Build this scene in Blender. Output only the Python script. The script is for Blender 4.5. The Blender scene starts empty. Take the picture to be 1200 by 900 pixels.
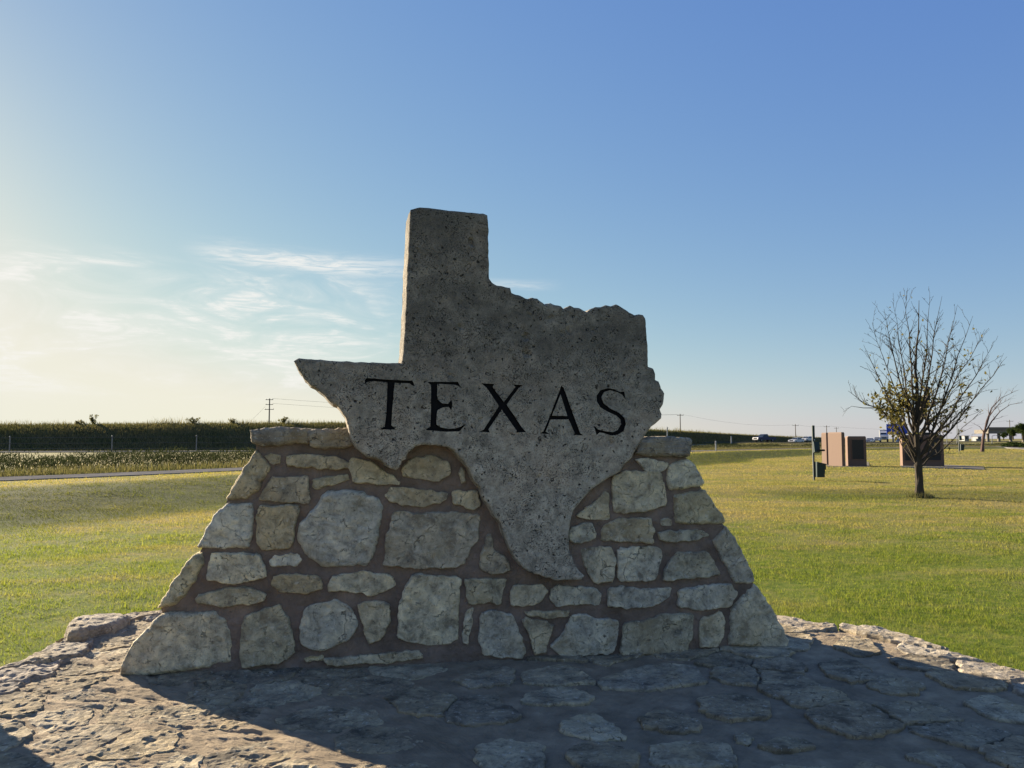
import bpy, math, random
import numpy as np
from mathutils import Vector, Matrix
from mathutils.geometry import delaunay_2d_cdt

# ------------------------------------------------------------------ camera, sky, sun, exposure
scene = bpy.context.scene
COL = scene.collection
FPX, CX, CY, HORIZON = 901.0, 600.0, 450.0, 514.0
CAM_Z = 1.75
PITCH = math.atan((HORIZON - CY) / FPX)
SUN_AZ, SUN_EL = math.radians(48.0), math.radians(15.5)     # left of straight ahead

cam_data = bpy.data.cameras.new('camera')
cam_data.sensor_width = 36.0
cam_data.lens = 36.0 * FPX / 1200.0
cam_data.clip_start = 0.05
cam_data.clip_end = 20000.0
cam = bpy.data.objects.new('camera', cam_data)
COL.objects.link(cam)
cam.location = (0, 0, CAM_Z)
cam.rotation_euler = (math.pi / 2 + PITCH, 0, 0)
scene.camera = cam

scene.view_settings.view_transform = 'Standard'
scene.view_settings.look = 'None'
scene.view_settings.gamma = 1.0
scene.view_settings.use_curve_mapping = False
scene.view_settings.exposure = 1.75
scene.cycles.max_bounces = 8
scene.cycles.transparent_max_bounces = 8

world = bpy.data.worlds.new('World')
scene.world = world
world.use_nodes = True
WT = world.node_tree
for n in list(WT.nodes):
    WT.nodes.remove(n)


class NT:
    """small helper for building node trees"""
    def __init__(self, tree):
        self.t = tree

    def n(self, kind, **kw):
        nd = self.t.nodes.new(kind)
        for k, v in kw.items():
            if k == 'inp':
                for a, b in v.items():
                    if hasattr(b, 'is_output'):
                        self.t.links.new(b, nd.inputs[a])
                    else:
                        nd.inputs[a].default_value = b
            else:
                setattr(nd, k, v)
        return nd

    def m(self, op, a, b=None, c=None, clamp=False):
        nd = self.t.nodes.new('ShaderNodeMath')
        nd.operation = op
        nd.use_clamp = clamp
        for i, v in enumerate((a, b, c)):
            if v is None:
                continue
            if hasattr(v, 'is_output'):
                self.t.links.new(v, nd.inputs[i])
            else:
                nd.inputs[i].default_value = v
        return nd.outputs[0]

    def smooth(self, v, lo, hi, a=0.0, b=1.0):
        nd = self.t.nodes.new('ShaderNodeMapRange')
        nd.interpolation_type = 'SMOOTHSTEP'
        self.t.links.new(v, nd.inputs['Value'])
        nd.inputs['From Min'].default_value = lo
        nd.inputs['From Max'].default_value = hi
        nd.inputs['To Min'].default_value = a
        nd.inputs['To Max'].default_value = b
        return nd.outputs['Result']

    def mix(self, f, a, b, blend='MIX'):
        nd = self.t.nodes.new('ShaderNodeMix')
        nd.data_type = 'RGBA'
        nd.blend_type = blend
        nd.clamp_factor = True
        for sock, v in ((nd.inputs[0], f), (nd.inputs[6], a), (nd.inputs[7], b)):
            if hasattr(v, 'is_output'):
                self.t.links.new(v, sock)
            elif isinstance(v, (int, float)):
                sock.default_value = v
            else:
                sock.default_value = tuple(v) + ((1.0,) if len(v) == 3 else ())
        return nd.outputs[2]

    def noise(self, vec, scale, detail=4.0, rough=0.55, dist=0.0):
        nd = self.t.nodes.new('ShaderNodeTexNoise')
        nd.inputs['Scale'].default_value = scale
        nd.inputs['Detail'].default_value = detail
        nd.inputs['Roughness'].default_value = rough
        nd.inputs['Distortion'].default_value = dist
        if vec is not None:
            self.t.links.new(vec, nd.inputs['Vector'])
        return nd.outputs['Fac']

    def ramp(self, fac, stops):
        nd = self.t.nodes.new('ShaderNodeValToRGB')
        el = nd.color_ramp.elements
        while len(el) < len(stops):
            el.new(0.5)
        for e, (p, c) in zip(el, stops):
            e.position = p
            e.color = tuple(c) + (1.0,)
        self.t.links.new(fac, nd.inputs[0])
        return nd.outputs[0]

    def mapping(self, vec, scale=(1, 1, 1), rot=(0, 0, 0), loc=(0, 0, 0)):
        nd = self.t.nodes.new('ShaderNodeMapping')
        nd.inputs['Scale'].default_value = scale
        nd.inputs['Rotation'].default_value = rot
        nd.inputs['Location'].default_value = loc
        self.t.links.new(vec, nd.inputs['Vector'])
        return nd.outputs[0]


def build_sky():
    k = NT(WT)
    sky = k.n('ShaderNodeTexSky', sky_type='NISHITA', sun_disc=False, sun_elevation=SUN_EL,
              sun_rotation=-SUN_AZ, altitude=300.0, air_density=1.0, dust_density=0.30, ozone_density=1.0)
    tc = k.n('ShaderNodeTexCoord')
    sep = k.n('ShaderNodeSeparateXYZ')
    WT.links.new(tc.outputs['Generated'], sep.inputs[0])
    x, y, z = sep.outputs
    az = k.m('MULTIPLY', k.m('ARCTAN2', x, y), 57.2958)            # degrees, negative = left
    el = k.m('MULTIPLY', k.m('ARCSINE', z), 57.2958)
    zz = k.m('ADD', k.m('MAXIMUM', z, 0.0), 0.06)
    comb = k.n('ShaderNodeCombineXYZ', inp={0: k.m('DIVIDE', x, zz), 1: k.m('DIVIDE', y, zz), 2: 0.0})
    pv = comb.outputs[0]
    # cirrus: thin, drawn-out ice cloud that thickens towards the sun's side
    ang = k.n('ShaderNodeCombineXYZ', inp={0: k.m('MULTIPLY', az, 0.085), 1: k.m('MULTIPLY', el, 0.26), 2: 0.0}).outputs[0]
    wisp = k.noise(k.mapping(ang, (1, 1, 1), (0, 0, 0.30), (4.0, 2.0, 0)), 1.55, 10.0, 0.60, 1.3)
    fibre = k.noise(k.mapping(ang, (1.0, 3.2, 1), (0, 0, -0.35), (3, 1, 0)), 3.4, 9.0, 0.66, 0.9)
    body = k.smooth(wisp, 0.42, 0.66)
    body = k.m('MULTIPLY', body, k.smooth(fibre, 0.34, 0.64, 0.25, 1.0))
    body = k.m('MAXIMUM', body, k.m('MULTIPLY', k.smooth(wisp, 0.34, 0.60), 0.30))
    side = k.smooth(az, -5.0, -15.0)
    band = k.m('MULTIPLY', k.smooth(el, 2.0, 4.5), k.smooth(el, 13.0, 10.4))
    veil = k.m('MULTIPLY', k.m('MULTIPLY', body, side), band)

    # long flat streaks, each a drawn-out band of its own
    def streak(a0, a1, elev, tilt, thick, amt, soft=4.0):
        e = k.m('SUBTRACT', el, k.m('MULTIPLY_ADD', k.m('SUBTRACT', az, a0), tilt, elev))
        e = k.m('ADD', e, k.m('MULTIPLY', k.m('SUBTRACT', wisp, 0.5), thick * 1.5))
        g = k.m('POWER', 2.718, k.m('MULTIPLY', k.m('POWER', k.m('DIVIDE', e, thick), 2.0), -1.0))
        g = k.m('MULTIPLY', g, k.m('MULTIPLY', k.smooth(az, a0, a0 + soft * 0.6), k.smooth(az, a1, a1 - soft)))
        g = k.m('MULTIPLY', g, k.smooth(fibre, 0.36, 0.62, 0.25, 1.0))
        return k.m('MULTIPLY', g, amt)

    s1 = streak(-24.3, -4.5, 12.9, -0.03, 0.62, 0.95, 9.0)
    s2 = streak(-34.0, -24.6, 11.6, 0.0, 0.20, 0.75, 3.0)
    s3 = streak(-6.0, 4.5, 11.6, -0.03, 0.32, 0.35, 4.0)
    cl = k.m('MULTIPLY', veil, 1.0)
    for s in (s1, s2, s3):
        cl = k.m('MAXIMUM', cl, s)
    cl = k.m('MULTIPLY', cl, 0.95, clamp=True)
    # soft shoulder of the whole sky's brightness, the same for every direction
    ch = k.n('ShaderNodeSeparateColor', inp={0: sky.outputs[0]}).outputs
    cv = [k.m('MULTIPLY', k.m('POWER', k.m('MULTIPLY', ch[i], 0.1), g), math.exp(b) * 20.0 / 3.364)
          for i, (g, b) in enumerate(((0.88, -0.075), (0.71, -0.09), (0.25, -0.205)))]
    cv = [k.m('SMOOTH_MIN', c, lim, 2.0) for c, lim in zip(cv, (5.2, 5.0, 4.55))]
    cv[1] = k.m('SMOOTH_MAX', cv[1], k.m('MULTIPLY', cv[0], 0.97), 0.3)
    cv[2] = k.m('SMOOTH_MAX', cv[2], k.m('MULTIPLY', cv[0], 0.80), 0.3)
    soft = k.n('ShaderNodeCombineColor', inp={0: cv[0], 1: cv[1], 2: cv[2]})
    col = k.mix(cl, soft.outputs[0], (5.6, 5.5, 5.25))
    bg = k.n('ShaderNodeBackground', inp={'Color': col, 'Strength': 0.05})
    out = k.n('ShaderNodeOutputWorld')
    WT.links.new(bg.outputs[0], out.inputs[0])


build_sky()

sun_data = bpy.data.lights.new('sun', 'SUN')
sun_data.energy = 5.0
sun_data.angle = math.radians(0.53)
sun_data.color = (1.0, 0.86, 0.66)
sun = bpy.data.objects.new('sun', sun_data)
COL.objects.link(sun)
SUN_DIR = Vector((-math.sin(SUN_AZ) * math.cos(SUN_EL), math.cos(SUN_AZ) * math.cos(SUN_EL), math.sin(SUN_EL)))
sun.rotation_euler = SUN_DIR.to_track_quat('Z', 'Y').to_euler()
sun.location = SUN_DIR * 60

# ------------------------------------------------------------------ numeric helpers
rng = np.random.default_rng(11)
random.seed(5)


def _hash(ix, iy, iz):
    h = (ix.astype(np.int64) * 374761393 + iy.astype(np.int64) * 668265263 + iz.astype(np.int64) * 2147483647) & 0xFFFFFFFF
    h = ((h ^ (h >> 13)) * 1274126177) & 0xFFFFFFFF
    h = (h ^ (h >> 16)) & 0xFFFFFFFF
    return h / 4294967295.0


def vnoise(x, y, z=0.0):
    x = np.asarray(x, float); y = np.asarray(y, float); z = np.zeros_like(x) + z
    ix, iy, iz = np.floor(x), np.floor(y), np.floor(z)
    fx, fy, fz = x - ix, y - iy, z - iz
    fx, fy, fz = [t * t * t * (t * (t * 6 - 15) + 10) for t in (fx, fy, fz)]
    r = 0
    for dx in (0, 1):
        for dy in (0, 1):
            for dz in (0, 1):
                w = (fx if dx else 1 - fx) * (fy if dy else 1 - fy) * (fz if dz else 1 - fz)
                r = r + w * _hash(ix + dx, iy + dy, iz + dz)
    return r * 2 - 1


def fbm(x, y, z=0.0, octv=4, gain=0.5, lac=2.07):
    a, s, r = 1.0, 0.0, 0.0
    x = np.asarray(x, float); y = np.asarray(y, float)
    for i in range(octv):
        r = r + a * vnoise(x, y, z + i * 7.3)
        s += a
        a *= gain
        x = x * lac + 3.1; y = y * lac - 1.7
    return r / s


def sstep(a, b, t):
    t = np.clip((np.asarray(t, float) - a) / (b - a), 0, 1)
    return t * t * (3 - 2 * t)


def ray(px, py):
    x, y = (px - CX) / FPX, (CY - py) / FPX
    f = Vector((0, math.cos(PITCH), math.sin(PITCH)))
    u = Vector((0, -math.sin(PITCH), math.cos(PITCH)))
    return f + Vector((1, 0, 0)) * x + u * y


CAM = Vector((0, 0, CAM_Z))


def on_z(px, py, z):
    d = ray(px, py)
    return CAM + d * ((z - CAM_Z) / d.z)


def at_depth(px, py, depth):
    d = ray(px, py)
    return CAM + d * (depth / d.y)


def on_plane(px, py, p0, nrm):
    d = ray(px, py)
    return CAM + d * ((p0 - CAM).dot(nrm) / d.dot(nrm))


# ------------------------------------------------------------------ object helpers
BASE = {}


def tag(o, label=None, cat=None, group=None, kind=None):
    if label: o['label'] = label
    if cat: o['category'] = cat
    if group: o['group'] = group
    if kind: o['kind'] = kind
    return o


def thing(name, label, cat, loc=(0, 0, 0), group=None, rz=0.0):
    o = bpy.data.objects.new(name, None)
    COL.objects.link(o)
    o.location = loc
    o.rotation_euler = (0, 0, rz)
    o.empty_display_size = 0.2
    BASE[o.name] = np.array(loc, float)
    return tag(o, label, cat, group)


def new_mesh(name, V, F, mat, smooth=False):
    V = np.asarray(V, np.float32).reshape(-1, 3)
    me = bpy.data.meshes.new(name)
    if isinstance(F, np.ndarray) and F.ndim == 2:
        k = F.shape[1]
        me.vertices.add(len(V)); me.vertices.foreach_set('co', V.ravel())
        me.loops.add(F.size); me.loops.foreach_set('vertex_index', F.astype(np.int32).ravel())
        me.polygons.add(len(F)); me.polygons.foreach_set('loop_start', np.arange(0, F.size, k, dtype=np.int32))
        me.update(calc_edges=True)
    else:
        me.from_pydata([tuple(v) for v in V.tolist()], [], [tuple(f) for f in F])
        me.update()
    if smooth:
        me.polygons.foreach_set('use_smooth', np.ones(len(me.polygons), bool))
    if mat:
        me.materials.append(mat)
    return me


def obj(name, V, F, mat, parent=None, smooth=False, local=False):
    """V in world space unless local; a child's mesh is stored relative to its parent's base."""
    V = np.asarray(V, float).reshape(-1, 3)
    if parent is not None and not local and parent.name in BASE:
        V = V - BASE[parent.name]
    o = bpy.data.objects.new(name, new_mesh(name, V, F, mat, smooth))
    COL.objects.link(o)
    if parent is not None:
        o.parent = parent
        BASE[o.name] = BASE.get(parent.name, np.zeros(3))
    else:
        BASE[o.name] = np.zeros(3)
    return o


class MB:
    """collects boxes, tubes and prisms into one mesh"""
    def __init__(self):
        self.V, self.F = [], []

    def add(self, V, F):
        b = len(self.V)
        self.V += [tuple(v) for v in V]
        self.F += [tuple(i + b for i in f) for f in F]
        return self

    def box(self, x0, x1, y0, y1, z0, z1):
        V = [(x, y, z) for z in (z0, z1) for y in (y0, y1) for x in (x0, x1)]
        return self.add(V, [(0, 2, 3, 1), (4, 5, 7, 6), (0, 1, 5, 4), (2, 6, 7, 3), (0, 4, 6, 2), (1, 3, 7, 5)])

    def tube(self, pts, rad, sides=8, cap=True):
        P = [Vector(p) for p in pts]
        R = rad if isinstance(rad, (list, tuple)) else [rad] * len(P)
        V, F = [], []
        ref = Vector((0.31, 0.17, 0.93))
        for i, p in enumerate(P):
            t = (P[min(i + 1, len(P) - 1)] - P[max(i - 1, 0)]).normalized()
            a = t.cross(ref)
            if a.length < 1e-3:
                a = t.cross(Vector((1, 0, 0)))
            a.normalize(); b = t.cross(a)
            for s in range(sides):
                th = 2 * math.pi * s / sides
                V.append(p + (a * math.cos(th) + b * math.sin(th)) * R[i])
        for i in range(len(P) - 1):
            for s in range(sides):
                s2 = (s + 1) % sides
                F.append((i * sides + s, i * sides + s2, (i + 1) * sides + s2, (i + 1) * sides + s))
        if cap:
            F.append(tuple(range(sides))[::-1])
            F.append(tuple((len(P) - 1) * sides + s for s in range(sides)))
        return self.add(V, F)

    def prism(self, prof, x0, x1, inset=0.0):
        """profile in (y, z) extruded along x"""
        n = len(prof)
        V = [(x0, p[0], p[1]) for p in prof] + [(x1, p[0], p[1]) for p in prof]
        F = [tuple(range(n)), tuple(range(2 * n - 1, n - 1, -1))]
        F += [(i, n + i, n + (i + 1) % n, (i + 1) % n) for i in range(n)]
        return self.add(V, F)

    def obj(self, name, mat, parent=None, smooth=False, local=False):
        return obj(name, self.V, self.F, mat, parent, smooth, local)


def copy_tree(o, parent=None):
    c = o.copy()
    COL.objects.link(c)
    if parent is not None:
        c.parent = parent
    for ch in list(o.children):
        copy_tree(ch, c)
    return c


# ------------------------------------------------------------------ materials
def mat_new(name):
    m = bpy.data.materials.new(name)
    m.use_nodes = True
    for n in list(m.node_tree.nodes):
        m.node_tree.nodes.remove(n)
    k = NT(m.node_tree)
    out = k.n('ShaderNodeOutputMaterial')
    return m, k, out


def finish(k, out, col, rough=0.85, height=None, bump=0.4, dist=0.01, metal=0.0, spec=0.3):
    b = k.n('ShaderNodeBsdfPrincipled')
    b.inputs['Roughness'].default_value = rough
    b.inputs['Metallic'].default_value = metal
    b.inputs['Specular IOR Level'].default_value = spec
    if hasattr(col, 'is_output'):
        k.t.links.new(col, b.inputs['Base Color'])
    else:
        b.inputs['Base Color'].default_value = tuple(col) + (1.0,)
    if height is not None:
        bp = k.n('ShaderNodeBump', inp={'Strength': bump, 'Distance': dist, 'Height': height})
        k.t.links.new(bp.outputs[0], b.inputs['Normal'])
    k.t.links.new(b.outputs[0], out.inputs[0])
    return b


def ocoord(k):
    return k.n('ShaderNodeTexCoord').outputs['Object']


def simple(name, col, rough=0.6, metal=0.0, var=0.12, scale=8.0, spec=0.35):
    m, k, out = mat_new(name)
    n = k.noise(ocoord(k), scale, 5.0, 0.6)
    c = k.mix(n, [v * (1 - var) for v in col], [min(1, v * (1 + var)) for v in col])
    finish(k, out, c, rough, n, 0.15, 0.004, metal, spec)
    return m


def m_map_stone():
    m, k, out = mat_new('shell_limestone')
    v = ocoord(k)
    big = k.noise(v, 1.7, 5.0, 0.6)
    mid = k.noise(v, 14.0, 6.0, 0.65)
    c = k.ramp(mid, [(0.34, (0.23, 0.203, 0.158)), (0.50, (0.39, 0.345, 0.268)), (0.66, (0.55, 0.485, 0.378))])
    c = k.mix(k.smooth(big, 0.45, 0.66, 0.0, 0.5), c, (0.50, 0.39, 0.28))
    # old weathering crust, thickest on the upper part of the slab
    sep = k.n('ShaderNodeSeparateXYZ', inp={0: v})
    crust = k.m('MULTIPLY', k.smooth(sep.outputs[2], 1.25, 2.4), k.smooth(k.noise(v, 3.0, 7.0, 0.72), 0.28, 0.66, 0.35, 1.0))
    c = k.mix(k.m('MULTIPLY', crust, 0.92), c, (0.115, 0.104, 0.086))
    # pits left by dissolved shells
    warp = k.n('ShaderNodeMix', data_type='VECTOR')
    nz = k.n('ShaderNodeTexNoise', inp={'Vector': v, 'Scale': 22.0, 'Detail': 3.0})
    vv = k.n('ShaderNodeVectorMath', operation='MULTIPLY_ADD', inp={0: nz.outputs['Color'], 1: (0.05, 0.05, 0.05), 2: v})
    v1 = k.n('ShaderNodeTexVoronoi', inp={'Vector': vv.outputs[0], 'Scale': 105.0})
    v2 = k.n('ShaderNodeTexVoronoi', inp={'Vector': vv.outputs[0], 'Scale': 27.0})
    sparse = k.smooth(k.noise(v, 6.5, 5.0, 0.65), 0.44, 0.62)
    p1 = k.m('MULTIPLY', k.smooth(v1.outputs['Distance'], 0.40, 0.22), k.m('MULTIPLY_ADD', sparse, 0.70, 0.22))
    n2 = k.noise(v, 30.0, 3.0, 0.5)
    p2 = k.m('MULTIPLY', k.smooth(v2.outputs['Distance'], 0.27, 0.14), k.smooth(n2, 0.50, 0.56))
    # curved shell edges
    v3 = k.n('ShaderNodeTexVoronoi', inp={'Vector': vv.outputs[0], 'Scale': 17.0})
    arc = k.smooth(k.m('ABSOLUTE', k.m('SUBTRACT', v3.outputs['Distance'], 0.30)), 0.035, 0.012)
    arc = k.m('MULTIPLY', arc, k.smooth(k.noise(v, 11.0, 2.0, 0.5), 0.54, 0.62))
    pit = k.m('MAXIMUM', k.m('MAXIMUM', p1, p2), arc)
    fine = k.noise(v, 130.0, 3.0, 0.7)
    c = k.mix(k.m('MULTIPLY', pit, 0.95), c, (0.030, 0.026, 0.022))  # dirt and the shade inside the holes, both painted as dark colour
    c = k.mix(k.smooth(fine, 0.62, 0.78, 0.0, 0.4), c, (0.70, 0.65, 0.55))
    h = k.m('SUBTRACT', k.m('ADD', k.m('MULTIPLY', mid, 0.5), k.m('MULTIPLY', fine, 0.35)), k.m('MULTIPLY', pit, 1.2))
    finish(k, out, c, 0.95, h, 0.9, 0.012, spec=0.15)
    return m


def m_stone(name, tones, scale=9.0, bump=0.8, strat=0.0, stain=0.0):
    m, k, out = mat_new(name)
    v0 = ocoord(k)
    info = k.n('ShaderNodeObjectInfo')
    off = k.n('ShaderNodeVectorMath', operation='MULTIPLY_ADD',
              inp={0: info.outputs['Random'], 1: (13.0, 7.0, 5.0), 2: v0})
    v = off.outputs[0]
    base = k.ramp(info.outputs['Random'], [(i / max(1, len(tones) - 1), t) for i, t in enumerate(tones)])
    a = k.noise(v, scale, 7.0, 0.68, 0.4)
    b = k.noise(v, scale * 4, 7.0, 0.80)
    big = k.noise(v, 3.2, 3.0, 0.5)
    c = k.mix(1.0, base, k.ramp(a, [(0.34, (0.45, 0.45, 0.47)), (0.50, (1.02, 1.02, 1.02)), (0.66, (1.55, 1.52, 1.44))]), 'MULTIPLY')
    c = k.mix(k.smooth(big, 0.48, 0.70, 0.0, 0.45), c, (0.46, 0.35, 0.19))
    c = k.mix(k.smooth(b, 0.53, 0.66, 0.0, 0.75), c, (0.085, 0.076, 0.062))
    c = k.mix(k.smooth(k.noise(v, 30.0, 5.0, 0.75), 0.56, 0.68, 0.0, 0.6), c, (0.68, 0.63, 0.52))
    crack = k.n('ShaderNodeTexVoronoi', feature='DISTANCE_TO_EDGE',
                inp={'Vector': k.n('ShaderNodeVectorMath', operation='MULTIPLY_ADD',
                                   inp={0: k.n('ShaderNodeTexNoise', inp={'Vector': v, 'Scale': 9.0, 'Detail': 5.0}).outputs['Color'],
                                        1: (0.22, 0.22, 0.22), 2: v}).outputs[0], 'Scale': 5.5})
    cr = k.m('MULTIPLY', k.smooth(crack.outputs['Distance'], 0.022, 0.004), k.smooth(a, 0.50, 0.60))
    c = k.mix(k.m('MULTIPLY', cr, 0.6), c, (0.06, 0.055, 0.05))
    st = k.noise(k.mapping(v, (2.0, 2.0, 26.0)), 2.0, 4.0, 0.6)
    if stain:
        sn = k.noise(k.mapping(v0, (0.8, 1.5, 1)), 1.5, 6.0, 0.68, 0.5)
        c = k.mix(k.smooth(sn, 0.52, 0.66, 0.0, stain), c, (0.055, 0.048, 0.040))
    h = k.m('ADD', k.m('ADD', a, k.m('MULTIPLY', b, 0.6)), k.m('MULTIPLY', st, strat))
    h = k.m('SUBTRACT', h, k.m('MULTIPLY', cr, 0.6))
    finish(k, out, c, 0.95, h, 1.0, 0.028, spec=0.12)
    return m


def m_mortar(name, col, rough=0.96):
    m, k, out = mat_new(name)
    v = ocoord(k)
    a = k.noise(v, 5.0, 6.0, 0.65)
    b = k.noise(v, 60.0, 5.0, 0.75)
    c = k.ramp(a, [(0.30, [x * 0.62 for x in col]), (0.55, col), (0.78, [x * 1.45 for x in col])])
    c = k.mix(k.smooth(b, 0.60, 0.72, 0.0, 0.5), c, [x * 1.9 for x in col])
    c = k.mix(k.smooth(k.noise(v, 1.6, 4.0, 0.6), 0.52, 0.68, 0.0, 0.5), c, [x * 0.55 for x in col])
    h = k.m('ADD', a, k.m('MULTIPLY', b, 0.5))
    finish(k, out, c, rough, h, 1.0, 0.026, spec=0.12)
    return m


def m_grass(name, blades, dry=0.0, greens=None, straw=None, trans=0.5):
    """one colour field for soil and blades: green turf, sun-bleached and brown patches"""
    m, k, out = mat_new(name)
    geo = k.n('ShaderNodeNewGeometry')
    v = geo.outputs['Position']
    flat = k.mapping(v, (1, 1, 0.0))
    n1 = k.noise(k.mapping(flat, (0.5, 1.0, 1)), 0.33, 5.0, 0.62, 0.6)
    n2 = k.noise(k.mapping(flat, (0.6, 1.2, 1)), 1.5, 5.0, 0.65)
    n3 = k.noise(flat, 7.0, 3.0, 0.6)
    greens = greens or [(0.090, 0.135, 0.022), (0.155, 0.190, 0.036), (0.215, 0.220, 0.058)]
    straw = straw or [(0.320, 0.270, 0.112), (0.265, 0.212, 0.095)]
    g = k.ramp(n3, [(0.3, greens[0]), (0.5, greens[1]), (0.72, greens[2])])
    s = k.mix(n3, straw[0], straw[1])
    # the turf is greener close to the monument and drier farther out
    sp = k.n('ShaderNodeSeparateXYZ', inp={0: v})
    far = k.smooth(sp.outputs[1], 7.0, 20.0, 0.0, 0.20)
    mixv = k.m('ADD', k.m('ADD', k.m('MULTIPLY', n1, 0.62), k.m('MULTIPLY', n2, 0.50)), k.m('ADD', far, dry - 0.02))
    f = k.smooth(mixv, 0.52, 0.84)
    c = k.mix(f, g, s)
    green_and_shade = k.n('ShaderNodeAttribute', attribute_name='green_and_shade')
    c = k.mix(k.m('MULTIPLY', green_and_shade.outputs['Fac'], k.smooth(n2, 0.30, 0.55, 0.55, 1.0)), c, k.mix(n3, (0.045, 0.066, 0.018), (0.085, 0.098, 0.032)))
    if blades:
        att = k.n('ShaderNodeAttribute', attribute_name='tint')
        c = k.mix(1.0, c, k.ramp(att.outputs['Fac'], [(0.0, (0.45, 0.55, 0.45)), (0.4, (1.0, 1.0, 1.0)), (0.82, (1.2, 1.17, 1.1)), (1.0, (1.5, 1.42, 1.4))]), 'MULTIPLY')
        d = k.n('ShaderNodeBsdfDiffuse', inp={'Color': c})
        tcol = k.mix(1.0, c, (1.30, 1.25, 0.75), 'MULTIPLY')
        t = k.n('ShaderNodeBsdfTranslucent', inp={'Color': tcol})
        mx = k.n('ShaderNodeMixShader', inp={0: trans, 1: d.outputs[0], 2: t.outputs[0]})
        k.t.links.new(mx.outputs[0], out.inputs[0])
    else:
        c = k.mix(1.0, c, (0.78, 0.78, 0.76), 'MULTIPLY')
        h = k.m('ADD', n3, k.noise(flat, 45.0, 4.0, 0.7))
        finish(k, out, c, 1.0, h, 0.6, 0.03, spec=0.05)
    return m


def m_leaf(name, c0, c1, trans=0.45):
    m, k, out = mat_new(name)
    att = k.n('ShaderNodeAttribute', attribute_name='tint')
    v = k.n('ShaderNodeNewGeometry').outputs['Position']
    n = k.noise(v, 0.9, 3.0, 0.6)
    c = k.mix(k.m('MULTIPLY_ADD', n, 0.5, k.m('MULTIPLY', att.outputs['Fac'], 0.6), clamp=True), c0, c1)
    d = k.n('ShaderNodeBsdfDiffuse', inp={'Color': c})
    t = k.n('ShaderNodeBsdfTranslucent', inp={'Color': c})
    mx = k.n('ShaderNodeMixShader', inp={0: trans, 1: d.outputs[0], 2: t.outputs[0]})
    k.t.links.new(mx.outputs[0], out.inputs[0])
    return m


def m_bark(name, c0, c1):
    m, k, out = mat_new(name)
    v = ocoord(k)
    a = k.noise(k.mapping(v, (9, 9, 1.6)), 3.0, 6.0, 0.7)
    c = k.mix(a, c0, c1)
    finish(k, out, c, 0.95, a, 0.9, 0.03, spec=0.1)
    return m


def m_asphalt(name, col):
    m, k, out = mat_new(name)
    v = ocoord(k)
    a = k.noise(v, 1.2, 6.0, 0.65)
    b = k.noise(v, 90.0, 3.0, 0.7)
    c = k.ramp(a, [(0.3, [x * 0.75 for x in col]), (0.7, [x * 1.25 for x in col])])
    c = k.mix(k.smooth(b, 0.5, 0.75, 0, 0.4), c, [x * 1.6 for x in col])
    finish(k, out, c, 1.0, b, 0.3, 0.01, spec=0.0)
    return m


M = {}
M['map'] = m_map_stone()
M['stone'] = m_stone('wall_limestone', [(0.62, 0.52, 0.31), (0.43, 0.38, 0.27), (0.64, 0.59, 0.46), (0.50, 0.40, 0.24), (0.68, 0.60, 0.42), (0.42, 0.345, 0.235), (0.58, 0.55, 0.45)])
M['cap'] = m_stone('cap_limestone', [(0.30, 0.26, 0.195), (0.36, 0.31, 0.23), (0.29, 0.255, 0.205)], 8.0, 0.9, 0.8)
M['flag'] = m_stone('flag_limestone', [(0.30, 0.250, 0.168), (0.38, 0.305, 0.19), (0.27, 0.228, 0.160), (0.48, 0.405, 0.27), (0.31, 0.245, 0.155), (0.42, 0.360, 0.255)], 7.0, 0.9, 0.0, 0.6)
M['rim'] = m_stone('rim_limestone', [(0.38, 0.33, 0.25), (0.34, 0.29, 0.22), (0.43, 0.37, 0.29)], 7.0, 0.9, 0.8)
M['mortar'] = m_mortar('wall_mortar', (0.250, 0.190, 0.150))
M['bed'] = m_mortar('platform_mortar', (0.345, 0.270, 0.178))
M['letter'] = simple('black_letter_paint', (0.010, 0.010, 0.011), 0.9, 0, 0.3, 30, 0.1)
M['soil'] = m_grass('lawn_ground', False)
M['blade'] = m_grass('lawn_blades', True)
M['bank_soil'] = m_grass('bank_ground', False, 0.02, [(0.045, 0.060, 0.018), (0.060, 0.075, 0.022), (0.080, 0.088, 0.03)], [(0.13, 0.11, 0.05), (0.10, 0.085, 0.04)])
M['bank_blade'] = m_grass('bank_blades', True, 0.0, [(0.070, 0.088, 0.038), (0.100, 0.112, 0.048), (0.130, 0.134, 0.062)], [(0.185, 0.165, 0.09), (0.155, 0.138, 0.082)], 0.3)
M['weed'] = m_leaf('weed_leaves', (0.016, 0.026, 0.010), (0.058, 0.062, 0.027), 0.3)
M['seed'] = m_leaf('seed_heads', (0.18, 0.165, 0.09), (0.34, 0.30, 0.20), 0.5)
M['leaf'] = m_leaf('tree_leaves', (0.065, 0.072, 0.022), (0.205, 0.165, 0.052), 0.5)
M['dleaf'] = m_leaf('dark_tree_leaves', (0.025, 0.042, 0.014), (0.055, 0.075, 0.022), 0.3)
M['bark'] = m_bark('tree_bark', (0.030, 0.025, 0.019), (0.085, 0.072, 0.056))
M['bark2'] = m_bark('sapling_bark', (0.09, 0.055, 0.045), (0.16, 0.11, 0.09))
M['path'] = m_asphalt('path_asphalt', (0.17, 0.162, 0.150))
M['road'] = m_asphalt('road_asphalt', (0.06, 0.06, 0.06))
M['pale_road'] = m_asphalt('pale_road_surface', (0.30, 0.275, 0.235))
M['concrete'] = m_asphalt('concrete', (0.20, 0.18, 0.15))
M['pink'] = simple('pink_granite', (0.155, 0.094, 0.064), 0.75, 0, 0.22, 30)
M['plaque'] = simple('black_granite_plaque', (0.012, 0.012, 0.013), 0.45, 0, 0.2, 12)
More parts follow.
